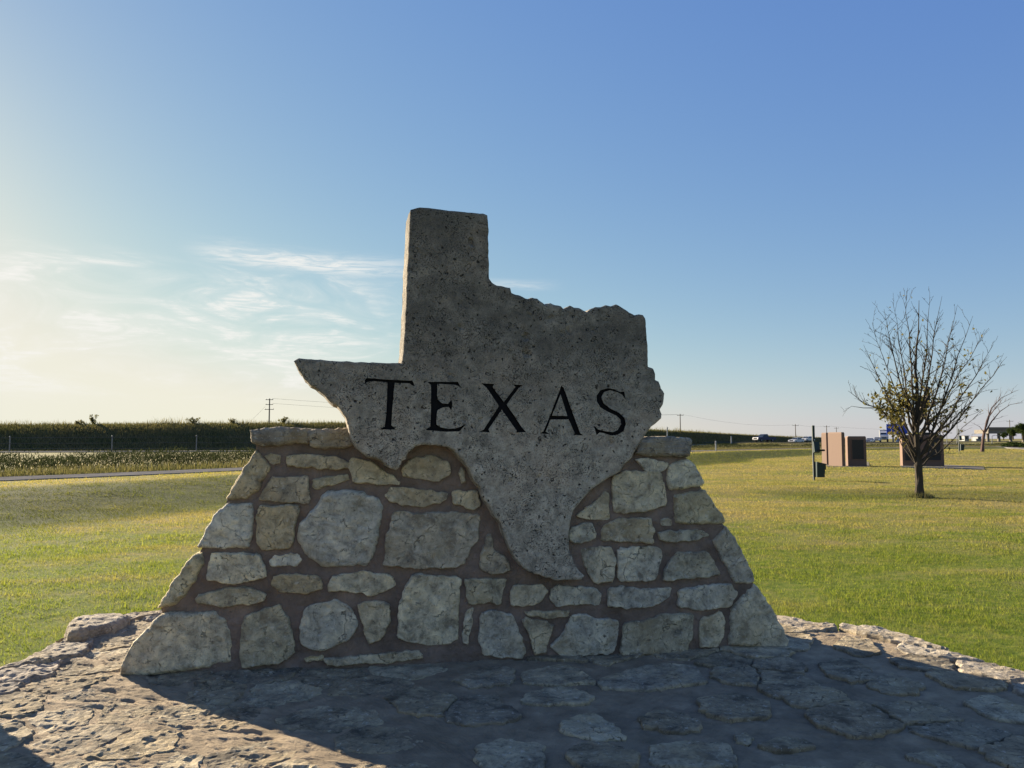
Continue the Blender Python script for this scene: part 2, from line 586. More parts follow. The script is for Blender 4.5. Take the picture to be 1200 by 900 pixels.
M['bronze'] = simple('dark_bronze', (0.045, 0.034, 0.022), 0.5, 0.6, 0.3, 12)
M['green'] = simple('dark_green_powder_coat', (0.006, 0.024, 0.023), 0.45, 0, 0.15)
M['steel'] = simple('galvanised_steel', (0.17, 0.175, 0.175), 0.6, 0.3, 0.12)
M['dkpost'] = simple('dark_post_paint', (0.055, 0.065, 0.065), 0.7, 0, 0.15)
M['white'] = simple('white_paint', (0.42, 0.42, 0.41), 0.5, 0, 0.06)
M['blue'] = simple('blue_sign_sheeting', (0.006, 0.055, 0.40), 0.4, 0, 0.08)
M['wood'] = simple('weathered_pole_wood', (0.15, 0.125, 0.10), 0.9, 0, 0.3, 3)
M['wire'] = simple('dark_wire', (0.09, 0.09, 0.09), 0.6, 0.3)
M['tyre'] = simple('tyre_rubber', (0.02, 0.02, 0.02), 0.9)
M['glass'] = simple('tinted_glass', (0.015, 0.02, 0.025), 0.08, 0, 0.05, 4, 0.6)
M['navy'] = simple('navy_car_paint', (0.012, 0.020, 0.065), 0.4, 0.0, 0.05, 4, 0.3)
M['wcar'] = simple('white_car_paint', (0.45, 0.45, 0.45), 0.25, 0, 0.03, 4, 0.6)
M['scar'] = simple('silver_car_paint', (0.45, 0.46, 0.48), 0.3, 0.4, 0.04, 4, 0.6)
M['lamp'] = simple('headlamp_lens', (0.85, 0.85, 0.85), 0.15, 0, 0.02, 4, 0.6)


# ------------------------------------------------------------------ terrain
PATH_X = [-70, -32, -19.6, -16.3, -14.5, -12.5, -11.4, 0.0, 19.6, 39, 66, 120]
PATH_Y = [-62, -2.5, 19.0, 24.5, 27.0, 30.5, 32.6, 51.0, 81.0, 101.0, 118.0, 140.0]


def path_y(x):
    return np.interp(x, PATH_X, PATH_Y)


def path_d(x, y):
    """signed distance to the footpath's centre line, negative on the monument's side"""
    x = np.asarray(x, float); y = np.asarray(y, float)
    s = (path_y(x + 1.5) - path_y(x - 1.5)) / 3.0
    return (y - path_y(x)) / np.sqrt(1 + s * s)


PATH_Z = 0.45


def ground_h(x, y):
    x = np.asarray(x, float); y = np.asarray(y, float)
    d = path_d(x, y)
    h = PATH_Z * sstep(-10.5, -4.2, d)
    h = h + 0.45 * sstep(52, 80, y) * sstep(22, 40, x) * sstep(-3, -14, d)
    r = np.hypot(x, y)
    h = h + 0.035 * fbm(x * 0.22, y * 0.22, 1.0, 3) * sstep(7.5, 14, r) * sstep(-0.5, -5, d)
    h = h + 0.012 * fbm(x * 1.1, y * 1.1, 2.0, 3) * sstep(6, 9, r) * sstep(-0.5, -5, d)
    return h


def green_and_shade(x, y):
    """where the turf is coloured darker: green grass with slope shade painted in along the footpath, greener grass round the tree"""
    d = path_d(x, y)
    m = sstep(-12.0, -10.0, d) * sstep(-3.2, -5.0, d)  # shade of the slope painted into the greener grass beside the footpath
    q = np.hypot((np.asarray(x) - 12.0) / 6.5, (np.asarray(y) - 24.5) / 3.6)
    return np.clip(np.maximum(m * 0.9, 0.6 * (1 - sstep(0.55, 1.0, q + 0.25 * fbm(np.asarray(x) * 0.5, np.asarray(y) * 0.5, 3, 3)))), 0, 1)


def set_attr(o, name, vals):
    a = o.data.attributes.new(name, 'FLOAT', 'POINT')
    a.data.foreach_set('value', np.asarray(vals, np.float32))


def on_ground(px, py):
    d = ray(px, py)
    t = 3.0
    while t < 4000:
        p = CAM + d * t
        if p.z <= float(ground_h(p.x, p.y)):
            return p
        t *= 1.002
    return CAM + d * t


def build_ground():
    R = np.concatenate([[0.0], np.geomspace(0.6, 4, 8), np.geomspace(4.2, 60, 150), np.geomspace(62, 200, 60), np.geomspace(220, 7000, 30)])
    A = np.concatenate([np.linspace(-48, 48, 260), np.linspace(50, 310, 80)]) * math.pi / 180
    rr, aa = np.meshgrid(R, A, indexing='ij')
    X, Y = rr * np.sin(aa), rr * np.cos(aa)
    Z = ground_h(X, Y)
    nr, na = X.shape
    idx = np.arange(nr * na).reshape(nr, na)
    nxt = np.roll(idx, -1, axis=1)
    F = np.stack([idx[:-1], idx[1:], nxt[1:], nxt[:-1]], -1).reshape(-1, 4)[:, ::-1]
    o = obj('ground', np.stack([X, Y, Z], -1).reshape(-1, 3), np.ascontiguousarray(F), M['soil'], smooth=True)
    set_attr(o, 'green_and_shade', green_and_shade(X.ravel(), Y.ravel()))
    tag(o, 'mown lawn and open ground reaching to the horizon', None, None, 'structure')


build_ground()


def ribbon(name, pts, widths, mat, label, lift=0.0, edge=0.0):
    """flat strip along a centre line of (x, y, z) points, with a thin side so that it has an edge"""
    P = [Vector(p) for p in pts]
    V, F = [], []
    n = len(P)
    for i, p in enumerate(P):
        t = P[min(i + 1, n - 1)] - P[max(i - 1, 0)]
        t.z = 0; t.normalize()
        s = Vector((t.y, -t.x, 0))
        w = widths[i] if isinstance(widths, (list, tuple)) else widths
        j = 0.10 * float(fbm(i * 0.7, 3.3, 0, 3)) * edge
        a, b = p - s * (w + j), p + s * (w - j)
        V += [a + Vector((0, 0, lift - 0.12)), a + Vector((0, 0, lift)), b + Vector((0, 0, lift)), b + Vector((0, 0, lift - 0.12))]
    for i in range(n - 1):
        a, b = i * 4, i * 4 + 4
        F += [(a, a + 1, b + 1, b), (a + 1, a + 2, b + 2, b + 1), (a + 2, a + 3, b + 3, b + 2)]
    o = obj(name, V, F, mat)
    return tag(o, label, None, None, 'structure')


xs = np.concatenate([np.linspace(-60, -22, 14), np.linspace(-21, 60, 90), np.linspace(62, 118, 15)])
ribbon('footpath', [(x, float(path_y(x)), PATH_Z) for x in xs], 1.15, M['path'], 'narrow grey asphalt footpath crossing behind the lawn', 0.035, 1.0)

# embankment: a long grassy bank whose crest makes the skyline
RIDGE = [(-420, 502, 80), (-200, 501, 84), (0, 499.5, 86), (200, 498, 90), (400, 497, 96), (600, 498.5, 106), (800, 505.8, 150), (870, 509.5, 225), (930, 512.2, 270), (1000, 513.6, 320)]


def ridge_at(px):
    a = np.array(RIDGE, float)
    return np.interp(px, a[:, 0], a[:, 1]), np.interp(px, a[:, 0], a[:, 2])


def bank_points(nu=320, nv=14):
    rows = []
    for i in range(nu):
        px = -420 + 1420 * i / (nu - 1)
        py, dep = ridge_at(px)
        top = at_depth(px, py, dep)
        dirv = Vector((top.x, top.y, 0)).normalized()
        rows.append((top, dirv))
    return rows


BANK = bank_points()


def build_bank():
    V, F = [], []
    nv = 16
    for i, (top, dv) in enumerate(BANK):
        for j in range(nv):
            s = j / (nv - 4)
            if j <= nv - 4:
                back = -11.0 * (1 - s)
                z = PATH_Z - 0.15 + (top.z - PATH_Z + 0.15) * (0.5 - 0.5 * math.cos(math.pi * min(1, s))) ** 0.9
            else:
                back = (j - (nv - 4)) * 18.0
                z = top.z - 0.3 - 0.15 * (j - nv + 4)
            p = top + dv * back
            z += 0.10 * float(fbm(p.x * 0.25, p.y * 0.25, 4, 3)) * (1 if 0 < j < nv else 0)
            V.append((p.x, p.y, z))
    for i in range(len(BANK) - 1):
        for j in range(nv - 1):
            a = i * nv + j
            F.append((a, a + nv, a + nv + 1, a + 1))
    o = obj('embankment', V, F, M['bank_soil'], smooth=True)
    tag(o, 'long dark grassy embankment closing the view behind the lawn', None, None, 'structure')


build_bank()
ribbon('service_road', [tuple((t - d * 16.0).xy) + (PATH_Z,) for t, d in BANK[::6]], 1.3, M['pale_road'], 'pale service road at the foot of the grassy embankment', 0.10, 1.0)

HW = [(800, 172, 0.95), (860, 182, 0.95), (900, 189, 0.92), (950, 200, 0.85), (1000, 217, 0.75), (1050, 240, 0.68), (1120, 285, 0.62), (1260, 370, 0.6), (1500, 500, 0.6)]


def hw_at(px):
    a = np.array(HW, float)
    dep, z = np.interp(px, a[:, 0], a[:, 1]), np.interp(px, a[:, 0], a[:, 2])
    return Vector(((px - CX) / FPX * dep * (math.cos(PITCH) + 0.0), dep, z))


hwp = [hw_at(p) for p in np.linspace(790, 1480, 40)]
ribbon('highway', [tuple(p) for p in hwp], 7.5, M['road'], 'distant grey highway running past the lawn', 0.02)


def build_highway_bank():
    V, F = [], []
    for i, p in enumerate(hwp):
        t = (hwp[min(i + 1, len(hwp) - 1)] - hwp[max(i - 1, 0)]); t.z = 0; t.normalize()
        s = Vector((t.y, -t.x, 0))
        for off, z in ((14, 0.28), (7.6, p.z - 0.06), (-7.6, p.z - 0.06), (-16, 0.28)):
            q = p + s * off
            V.append((q.x, q.y, z))
    for i in range(len(hwp) - 1):
        for j in range(3):
            a = i * 4 + j
            F.append((a, a + 4, a + 5, a + 1))
    tag(obj('highway_verge', V, F, M['bank_soil'], smooth=True), 'grassy raised verge under the distant highway', None, None, 'structure')


build_highway_bank()
drv = [on_ground(px, py) for px, py in ((1240, 527.5), (1200, 524.6), (1170, 522.8), (1140, 521.3), (1115, 520.0), (1095, 519.0))]
ribbon('entrance_drive', [(p.x, p.y, float(ground_h(p.x, p.y))) for p in drv], 2.6, M['path'], 'grey entrance drive beyond the bare tree', 0.04)

# ------------------------------------------------------------------ the stone platform
PLAT_Z = 0.18
PC = Vector((0.0, 3.6))


def plat_outline():
    px = [(0, 785), (32, 775), (62, 762), (80, 746), (78, 735), (100, 724), (140, 720), (175, 720)]
    L = [on_z(a, b, PLAT_Z).xy for a, b in px]
    back = [Vector(p) for p in ((-2.5, 7.2), (-1.0, 7.4), (0.8, 7.35), (2.0, 7.05))]
    rx = [(915, 718), (942, 723), (962, 733), (1020, 731), (1045, 741), (1095, 756), (1125, 768), (1200, 788)]
    Rr = [on_z(a, b, PLAT_Z).xy for a, b in rx]
    near = [Vector(p) for p in ((3.62, 4.5), (3.75, 3.0), (3.25, 1.2), (2.0, -0.1), (0, -0.55), (-2.0, -0.1), (-3.3, 1.2), (-3.7, 3.0), (-3.58, 4.4))]
    return L + back + Rr + near


OUT = [Vector((p.x, p.y)) for p in plat_outline()]
_ang = np.array([math.atan2(p.x - PC.x, p.y - PC.y) for p in OUT])
_rad = np.array([(p - PC).length for p in OUT])
_o = np.argsort(_ang)
_ang, _rad = _ang[_o], _rad[_o]
_ang = np.concatenate([_ang - 2 * math.pi, _ang, _ang + 2 * math.pi]); _rad = np.tile(_rad, 3)


def plat_r(a):
    return np.interp(a, _ang, _rad) + 0.035 * fbm(np.asarray(a) * 9.0, np.zeros_like(a), 3, 4)


def rough_bed(x, y):
    """worn, ledgy rock and mortar relief: drawn-out ledges, chips and pits"""
    w = fbm(x * 1.3, y * 1.3, 5, 3)
    lit = sstep(-0.2, -1.6, x)
    # ledges run along the bedding, slightly askew
    u, v = x * 0.94 - y * 0.34, y * 0.94 + x * 0.34
    led = fbm(u * 2.2 + w, v * 8.0 + w * 2, 8, 5, 0.58)
    led = np.floor(led * 7) / 7 * 0.55 + led * 0.45
    h = 0.016 * w + (0.008 + 0.004 * lit) * led
    h = h + (0.005 + 0.004 * lit) * fbm(u * 10, v * 22, 9, 4, 0.6)
    h = h + 0.0045 * fbm(u * 30, v * 48, 4, 3, 0.65)
    pit = fbm(u * 6.0, v * 13, 12, 4)
    h = h - (0.006 + 0.008 * lit) * sstep(0.28, 0.42, pit)
    chip = fbm(u * 16, v * 26, 15, 3)
    h = h - (0.003 + 0.003 * lit) * sstep(0.32, 0.48, chip)
    return h


def plat_surface(x, y):
    a = np.arctan2(x - PC.x, y - PC.y)
    t = np.hypot(x - PC.x, y - PC.y) / plat_r(a)
    h = PLAT_Z + rough_bed(x, y) - 0.006 - 0.006 * sstep(-0.8, 0.0, x)
    h = h - 0.035 * sstep(0.93, 1.0, t)
    return h


def build_platform():
    na = 1300
    front = np.linspace(-1.75, 1.75, 1250)
    rest = np.linspace(1.75, 2 * math.pi - 1.75, 202)[1:-1]
    A = np.concatenate([front, rest])
    T = np.concatenate([np.linspace(0.0, 0.10, 6), np.linspace(0.12, 0.985, 175), [0.993, 0.999]])
    aa, tt = np.meshgrid(A, T, indexing='ij')
    rr = plat_r(aa) * tt
    X, Y = PC.x + rr * np.sin(aa), PC.y + rr * np.cos(aa)
    Z = plat_surface(X, Y)
    Z[:, 0] = Z[0, 0]
    # side of the platform going down into the turf
    Rs = plat_r(A)
    ext = []
    for dr, z in ((0.012, 0.11), (0.030, 0.05), (0.025, -0.08)):
        jig = 0.03 * fbm(A * 40, np.full_like(A, z * 9), 2, 3)
        ext.append((PC.x + (Rs + dr + jig) * np.sin(A), PC.y + (Rs + dr + jig) * np.cos(A), np.full_like(A, z)))
    X = np.concatenate([X] + [e[0][:, None] for e in ext], 1)
    Y = np.concatenate([Y] + [e[1][:, None] for e in ext], 1)
    Z = np.concatenate([Z] + [e[2][:, None] for e in ext], 1)
    n, mth = X.shape
    idx = np.arange(n * mth).reshape(n, mth)
    nx = np.roll(idx, -1, axis=0)
    F = np.stack([idx[:, :-1], idx[:, 1:], nx[:, 1:], nx[:, :-1]], -1).reshape(-1, 4)[:, ::-1]
    o = obj('stone_platform', np.stack([X, Y, Z], -1).reshape(-1, 3), np.ascontiguousarray(F), M['bed'], smooth=True)
    tag(o, 'low rough flagstone platform set in mortar around the monument', None, None, 'structure')
    return o


PLATFORM = build_platform()


# ------------------------------------------------------------------ irregular stones from outlines
def poly_dist(P, poly):
    a = poly; b = np.roll(poly, -1, axis=0)
    best = np.full(len(P), 1e9)
    for s, e in zip(a, b):
        d = e - s
        t = np.clip(((P - s) @ d) / max(1e-12, d @ d), 0, 1)
        q = s + t[:, None] * d
        best = np.minimum(best, np.hypot(P[:, 0] - q[:, 0], P[:, 1] - q[:, 1]))
    return best


def inside(P, poly):
    x, y = P[:, 0], P[:, 1]
    r = np.zeros(len(P), bool)
    n = len(poly)
    for i in range(n):
        x1, y1 = poly[i]; x2, y2 = poly[(i + 1) % n]
        c = (y1 > y) != (y2 > y)
        with np.errstate(divide='ignore', invalid='ignore'):
            xi = (x2 - x1) * (y - y1) / (y2 - y1 + 1e-15) + x1
        r ^= c & (x < xi)
    return r


def resample(poly, step, jit, seed, corner=0.0):
    poly = np.asarray(poly, float)
    if corner > 0:
        nxt = np.roll(poly, -1, axis=0)
        q = []
        for a, b in zip(poly, nxt):
            q += [a + (b - a) * corner, a + (b - a) * (1 - corner)]
        poly = np.array(q)
    out = []
    s = 0.0
    for a, b in zip(poly, np.roll(poly, -1, axis=0)):
        L = float(np.hypot(*(b - a)))
        n = max(1, int(round(L / step)))
        nrm = np.array([b[1] - a[1], a[0] - b[0]]) / max(L, 1e-9)
        for i in range(n):
            t = i / n
            p = a + (b - a) * t
            j = jit * float(fbm((s + L * t) * 22.0, seed * 3.7, 1.0, 3, 0.6))
            out.append(p + nrm * j)
        s += L
    return np.array(out)


def area2(p):
    x, y = p[:, 0], p[:, 1]
    return float(np.sum(x * np.roll(y, -1) - np.roll(x, -1) * y)) / 2


def cdt_fill(bound, rings, grid, rnd, holes=()):
    """triangulate a polygon with extra rings and a jittered grid inside; returns 2D points and triangles"""
    if area2(bound) < 0:
        bound = bound[::-1]
    pts = [bound]
    nx = np.roll(bound, -1, axis=0); pv = np.roll(bound, 1, axis=0)
    tn = nx - pv
    nn = np.stack([-tn[:, 1], tn[:, 0]], 1)
    nn /= np.maximum(1e-9, np.hypot(nn[:, 0], nn[:, 1]))[:, None]
    for d in rings:
        q = bound + nn * d
        ok = inside(q, bound)
        q = q[ok]
        if len(q):
            q = q[poly_dist(q, bound) > d * 0.85]
        pts.append(q)
    last = rings[-1] if rings else 0
    lo, hi = bound.min(0), bound.max(0)
    gx, gy = np.meshgrid(np.arange(lo[0], hi[0], grid), np.arange(lo[1], hi[1], grid))
    g = np.stack([gx.ravel(), gy.ravel()], 1)
    g = g + rnd.uniform(-0.3, 0.3, g.shape) * grid
    g = g[inside(g, bound)]
    if len(g):
        g = g[poly_dist(g, bound) > last + grid * 0.45]
    for h in holes:
        if len(g):
            g = g[poly_dist(g, h) > 0.006]
    pts.append(g)
    allp = np.concatenate([p for p in pts if len(p)])
    edges = []
    for h in holes:
        b0 = len(allp)
        allp = np.concatenate([allp, h])
        edges += [(b0 + i, b0 + (i + 1) % len(h)) for i in range(len(h))]
    res = delaunay_2d_cdt([Vector(p) for p in allp.tolist()], edges, [list(range(len(bound)))], 1, 1e-6)
    P = np.array([tuple(v) for v in res[0]])
    T = np.array([f for f in res[2] if len(f) == 3])
    return P, T, bound


def border_edges(T):
    cnt = {}
    for a, b, c in T:
        for e in ((a, b), (b, c), (c, a)):
            cnt[e] = cnt.get(e, 0) + 1
    return [e for e in cnt if (e[1], e[0]) not in cnt]


def stone_geo(poly, proud, rad, skirt, seed, step=0.022, grid=0.034, jit=0.007, rough=0.010, corner=0.22, tilt=0.02, layered=0.0):
    """a rough stone face: 2D outline -> points (u, v, w) and faces, w out of the wall"""
    rnd = np.random.default_rng(seed)
    b = resample(poly, step, jit, seed, corner)
    P, T, b = cdt_fill(b, [rad * 0.22, rad * 0.55, rad], grid, rnd)
    d = poly_dist(P, b)
    t = np.clip(d / rad, 0, 1)
    prof = -rad * (1 - np.sqrt(np.clip(1 - (1 - t) ** 2, 0, 1)))
    c = P.mean(0)
    u, v = P[:, 0] + seed * 1.37, P[:, 1] + seed * 0.71
    n = fbm(u * 7, v * 7, seed, 4, 0.55)
    n = n + 0.5 * np.abs(fbm(u * 16, v * 16, seed + 5, 3))
    w = proud + prof + rough * n * sstep(0.15, 1.0, t)
    w = w + 0.004 * fbm(u * 40, v * 40, seed, 2)
    if layered:
        w = w + layered * (np.floor(fbm(u * 2, v * 26, seed, 3) * 4) / 4)
    tl = rnd.uniform(-tilt, tilt, 2)
    w = w + (P - c) @ tl
    V = np.column_stack([P, w])
    F = [tuple(f) for f in T]
    nv = len(V)
    be = border_edges(T)
    ids = sorted({i for e in be for i in e})
    mp = {k: nv + i for i, k in enumerate(ids)}
    sk = V[ids].copy(); sk[:, 2] = -skirt
    V = np.concatenate([V, sk])
    F += [(b_, a_, mp[a_], mp[b_]) for a_, b_ in be]
    return V, F


# ------------------------------------------------------------------ the monument
A0 = on_z(144, 790, PLAT_Z)
B0 = on_z(922, 757, PLAT_Z)
WU = (B0 - A0); WU.z = 0; WU.normalize()
WN = Vector((WU.y, -WU.x, 0))                 # out of the wall, towards the viewer
WV = Vector((0, 0, 1))
WALL_YAW = math.atan2(WU.y, WU.x)


class Plane:
    def __init__(self, p0, u):
        self.p0 = Vector(p0); self.u = u; self.n = Vector((u.y, -u.x, 0))

    def uv(self, px, py, off=0.0):
        p = on_plane(px, py, self.p0 + self.n * off, self.n)
        r = p - self.p0
        return (r.dot(self.u), r.z)

    def world(self, V):
        V = np.asarray(V, float)
        return np.array(self.p0) + V[:, :1] * np.array(self.u) + V[:, 1:2] * np.array(WV) + V[:, 2:3] * np.array(self.n)


WALL = Plane((A0.x, A0.y, 0), WU)
mon_loc = ((A0 + B0) / 2 - WN * 0.28); mon_loc.z = PLAT_Z
MONUMENT = thing('state_monument', 'stone monument with a Texas-shaped slab carved TEXAS on a sloping rubble masonry base', 'monument', tuple(mon_loc))

STONES = [
    # (outline in photo pixels, kind)
    ([(296.7, 504), (311.7, 502.5), (340, 501.7), (361, 504), (359, 521), (340, 519), (325, 522.5), (308, 521.7), (299, 519)], 'C'),
    ([(362.5, 506.7), (370, 503.3), (386.7, 503), (407, 502.5), (413, 508), (413, 520), (403, 524), (385, 525), (373, 524), (365, 521.7)], 'C'),
    ([(311.7, 534), (318.3, 531.7), (327.5, 534), (327.5, 541.7), (320, 543.3)], 's'),
    ([(339, 534), (353, 533), (377, 534), (390, 535), (405, 541.7), (403, 548), (387, 549), (363, 548), (341.7, 546.7), (339, 540)], 's'),
    ([(267, 582), (278, 562), (290, 543), (299, 530), (305, 536), (315, 548), (303, 572), (290, 582.5)], 'E'),
    ([(319, 561), (337, 560), (359, 560), (360, 583), (359, 588), (337, 588), (306.7, 585), (310, 576.7)], 's'),
    ([(369, 561.7), (387, 559), (403, 556.7), (406, 563), (393, 566.7), (373, 571), (370, 568)], 's'),
    ([(234, 640), (243, 619), (256, 600), (266, 592), (293, 592), (295, 600), (294, 625), (290, 640), (262, 641)], 'E'),
    ([(303, 595.5), (350.5, 593), (345, 615), (342, 640), (308, 643.5), (302, 633)], 's'),
    ([(384, 576), (414.5, 576), (439, 583), (447.5, 595.5), (443, 618.7), (439, 636.5), (432, 659.5), (379, 664), (361, 650.7), (351.5, 633), (354, 611.5), (372, 594)], 'R'),
    ([(414.5, 538.7), (432, 540.5), (457, 556.5), (466, 563.5), (464, 567), (416, 565), (411, 549)], 's'),
    ([(485.5, 537), (507, 535), (524, 542), (525, 556.5), (512, 562.5), (475, 558), (474, 549)], 's'),
    ([(460.7, 571.7), (485.5, 572.5), (521, 578), (519, 586.7), (492.7, 593), (460.7, 588.5), (455, 581)], 's'),
    ([(463.4, 600.7), (495.5, 602), (525.8, 601.6), (559.8, 604.4), (559.8, 621.4), (557.9, 634.6), (550.3, 642.2), (542.8, 661), (533.3, 663), (514.4, 664.9), (495.5, 664.9), (451.2, 661), (454, 646), (453, 632.8), (457.8, 621.4)], 's'),
    ([(531.4, 578), (537, 575.7), (557.9, 576), (560.7, 593), (552, 595), (532.4, 589.3)], 's'),
    ([(540.9, 547.8), (544.6, 551.5), (545.6, 562.9), (540.9, 565.7), (537, 555)], 's'),
    ([(571, 630.9), (574.9, 629), (578.6, 644), (594.7, 656.4), (596.6, 666.8), (576.8, 670.5), (562.6, 664.9), (565.4, 646)], 's'),
    ([(186, 711), (190, 702), (202, 684), (216, 664), (226, 652), (234, 652), (236, 662), (228, 678), (218, 696), (206, 706)], 'E'),
    ([(251, 650), (272, 649), (300.7, 650), (308, 665), (309.5, 675.6), (272, 683.4), (243.8, 679), (247, 661)], 's'),
    ([(236.7, 697), (261.5, 689.8), (286.4, 689.8), (307.8, 697), (304, 704), (265, 711), (235, 707.5), (233, 702)], 's'),
    ([(143, 790), (145, 780), (154, 760), (163, 748), (190, 721), (196, 720), (250, 719), (262, 728), (268, 744), (268, 776), (250, 779), (230, 785), (194, 788), (170, 791)], 'E'),
    ([(286.4, 725), (307.8, 716), (327, 711), (336, 725), (342.6, 750), (343, 764.5), (329, 775), (286.4, 781.5), (283, 764.5), (284, 743)], 's'),
    ([(361, 711), (393, 704), (411, 714.7), (418, 732.5), (407, 750), (375, 761.6), (354, 754), (352, 736), (357.6, 721.8)], 's'),
    ([(322, 652.5), (347, 649.6), (350, 656), (345, 662), (322, 663), (319, 657.8)], 's'),
    ([(323.8, 675.6), (350.4, 673.8), (371.8, 677), (374.6, 689.8), (357.6, 695), (332.7, 693), (322, 686)], 's'),
    ([(393, 675.6), (425, 671), (453.5, 673.8), (460.7, 686), (450, 693), (432, 697), (407, 691.5), (388, 693), (386.7, 686)], 's'),
    ([(419.8, 711), (432, 705.8), (455, 709), (456.4, 725), (446.4, 746.7), (432, 753.8), (427, 736)], 's'),
    ([(483, 675), (493, 674), (510, 676.7), (530, 676.7), (539, 681.7), (536.7, 696.7), (535.8, 716.7), (535, 746.7), (526.7, 753), (503, 755), (486.7, 751.7), (476.7, 750), (467.5, 745.8), (468, 716.7), (471.7, 698), (478, 685)], 's'),
    ([(547.5, 680), (566.7, 680), (591.7, 680), (588, 693), (585, 707.5), (570, 705), (558, 707.5), (550, 706.7), (548, 691.7)], 's'),
    ([(548, 716.7), (553, 715.8), (553, 728), (549, 751.7), (543, 750.8), (544, 730)], 's'),
    ([(565, 721.7), (578, 716.7), (600, 723), (606.7, 736.7), (615, 765), (610, 771), (586.7, 769), (568, 766), (563, 750)], 's'),
    ([(600, 693), (604, 686), (620, 687.5), (633, 686.7), (640, 693), (633, 704), (625, 708), (602, 708.5)], 's'),
    ([(647.5, 691.7), (656.7, 687.5), (673, 689), (693, 688), (700.8, 696.7), (698, 707.5), (675, 708), (655, 709.7), (648, 703)], 's'),
    ([(620, 717.5), (641.7, 716.7), (663, 715.8), (662.5, 722.5), (646.7, 724), (623, 722.5)], 's'),
    ([(614, 730), (618, 725.8), (648, 733), (641.7, 750), (639, 763), (626.7, 765.8), (621.7, 746.7)], 's'),
    ([(671.7, 722.5), (686.7, 720.8), (696.7, 725.8), (721.7, 727.5), (722.5, 740), (717.5, 764), (693, 766.7), (690, 765), (680, 768), (658, 767.5), (648, 756.7), (655, 748), (665, 735)], 's'),
    ([(732, 731.5), (757.8, 728), (775, 721), (811, 720), (809.5, 745), (802.6, 765), (757.8, 765), (730, 766)], 's'),
    ([(715.8, 690), (733.7, 687.7), (754, 690.8), (785, 689.4), (782, 700.5), (768, 709), (733.7, 711.5), (713.7, 709)], 's'),
    ([(797.4, 691.9), (826.7, 686), (854, 685), (862.9, 695), (854, 710.8), (826.7, 714), (797.4, 710.8)], 's'),
    ([(823, 726), (844, 719), (849, 728), (847, 745), (840.5, 755.6), (821.5, 756.6)], 's'),
    ([(857.7, 717.7), (883.5, 686), (892, 693.6), (906, 717.7), (923, 748.7), (919.7, 757.5), (888.7, 757), (855, 755), (857.7, 735)], 'E'),
    ([(837, 636.7), (852.5, 619.5), (861, 631.6), (881.8, 671), (882.8, 680.8), (861, 681.5), (854, 667.7)], 'E'),
    ([(794, 648.8), (809.5, 647.8), (826.7, 647), (842, 669.5), (840.5, 673), (819.8, 676), (780, 679.8), (783.6, 662.6)], 's'),
    ([(726.8, 643.6), (757.8, 642), (775, 645), (769.8, 673), (764.7, 679), (725, 678.8)], 's'),
    ([(682, 645), (713, 642), (720, 652), (718, 679.8), (699, 682.5), (690.6, 673)], 's'),
    ([(670, 620), (681.7, 615), (693, 615), (697, 625), (693, 633), (680, 635), (669, 633)], 's'),
    ([(706.7, 620), (713, 615), (726.7, 609), (760, 607.5), (764, 620), (763, 635), (743, 635), (708, 632.5)], 'L'),
    ([(774, 624), (786.7, 622.5), (818, 621.7), (827.5, 627.5), (813, 633), (788, 635), (776.7, 632.5)], 's'),
    ([(775, 608), (786.7, 609), (785.8, 615), (776.7, 615)], 's'),
    ([(792.5, 581.7), (810, 576.7), (826.7, 576.7), (833, 586.7), (845, 601.7), (848.5, 610), (846.7, 612.5), (820, 613), (793, 611.7)], 'E'),
    ([(785, 546.7), (793, 542.5), (807.5, 540), (815, 548), (823.5, 565), (821.7, 568), (803, 571.7), (788, 573), (784, 566.7), (783, 553)], 'E'),
    ([(752, 515), (768, 512.5), (786.7, 513), (806.7, 515), (806.7, 525), (805, 534), (776.7, 534), (746, 532.5), (748, 525)], 'C'),
    ([(746.7, 539), (763, 538), (780, 542.5), (776.7, 550.8), (756.7, 550.8)], 's'),
    ([(720, 560), (733, 552.5), (753, 553), (773, 555), (776.7, 570), (779, 591.7), (760, 595.8), (750, 600), (721.7, 599), (719.7, 580)], 's'),
    ([(695.8, 590), (706.7, 578), (711.7, 580), (711.7, 608), (691.7, 606.7), (678, 603)], 's'),
    ([(386, 771.5), (432, 768), (485.5, 762.7), (489, 771.5), (450, 777), (389.5, 780)], 's'),
    ([(357.6, 771.5), (375, 768), (377, 774), (360, 776)], 's'),
]
CORE = [(146, 790), (165, 750), (190, 719), (187, 711), (215, 669), (232, 650), (237, 640), (245, 622), (262, 594), (268, 582), (290, 546), (300, 528), (299, 520), (299, 507), (360, 506), (412, 505),
        (758, 515), (804, 518), (803, 533), (808, 541), (821, 568), (826, 577), (845, 609), (852, 620), (880, 677), (884, 688), (917, 750), (921, 758)]


def core_depth(v):
    return 0.56 - 0.10 * np.clip((np.asarray(v) - PLAT_Z) / 1.6, 0, 1)


CORE_UV = np.array([WALL.uv(*p) for p in CORE])
CORE_UV[0, 1] = CORE_UV[-1, 1] = PLAT_Z - 0.05


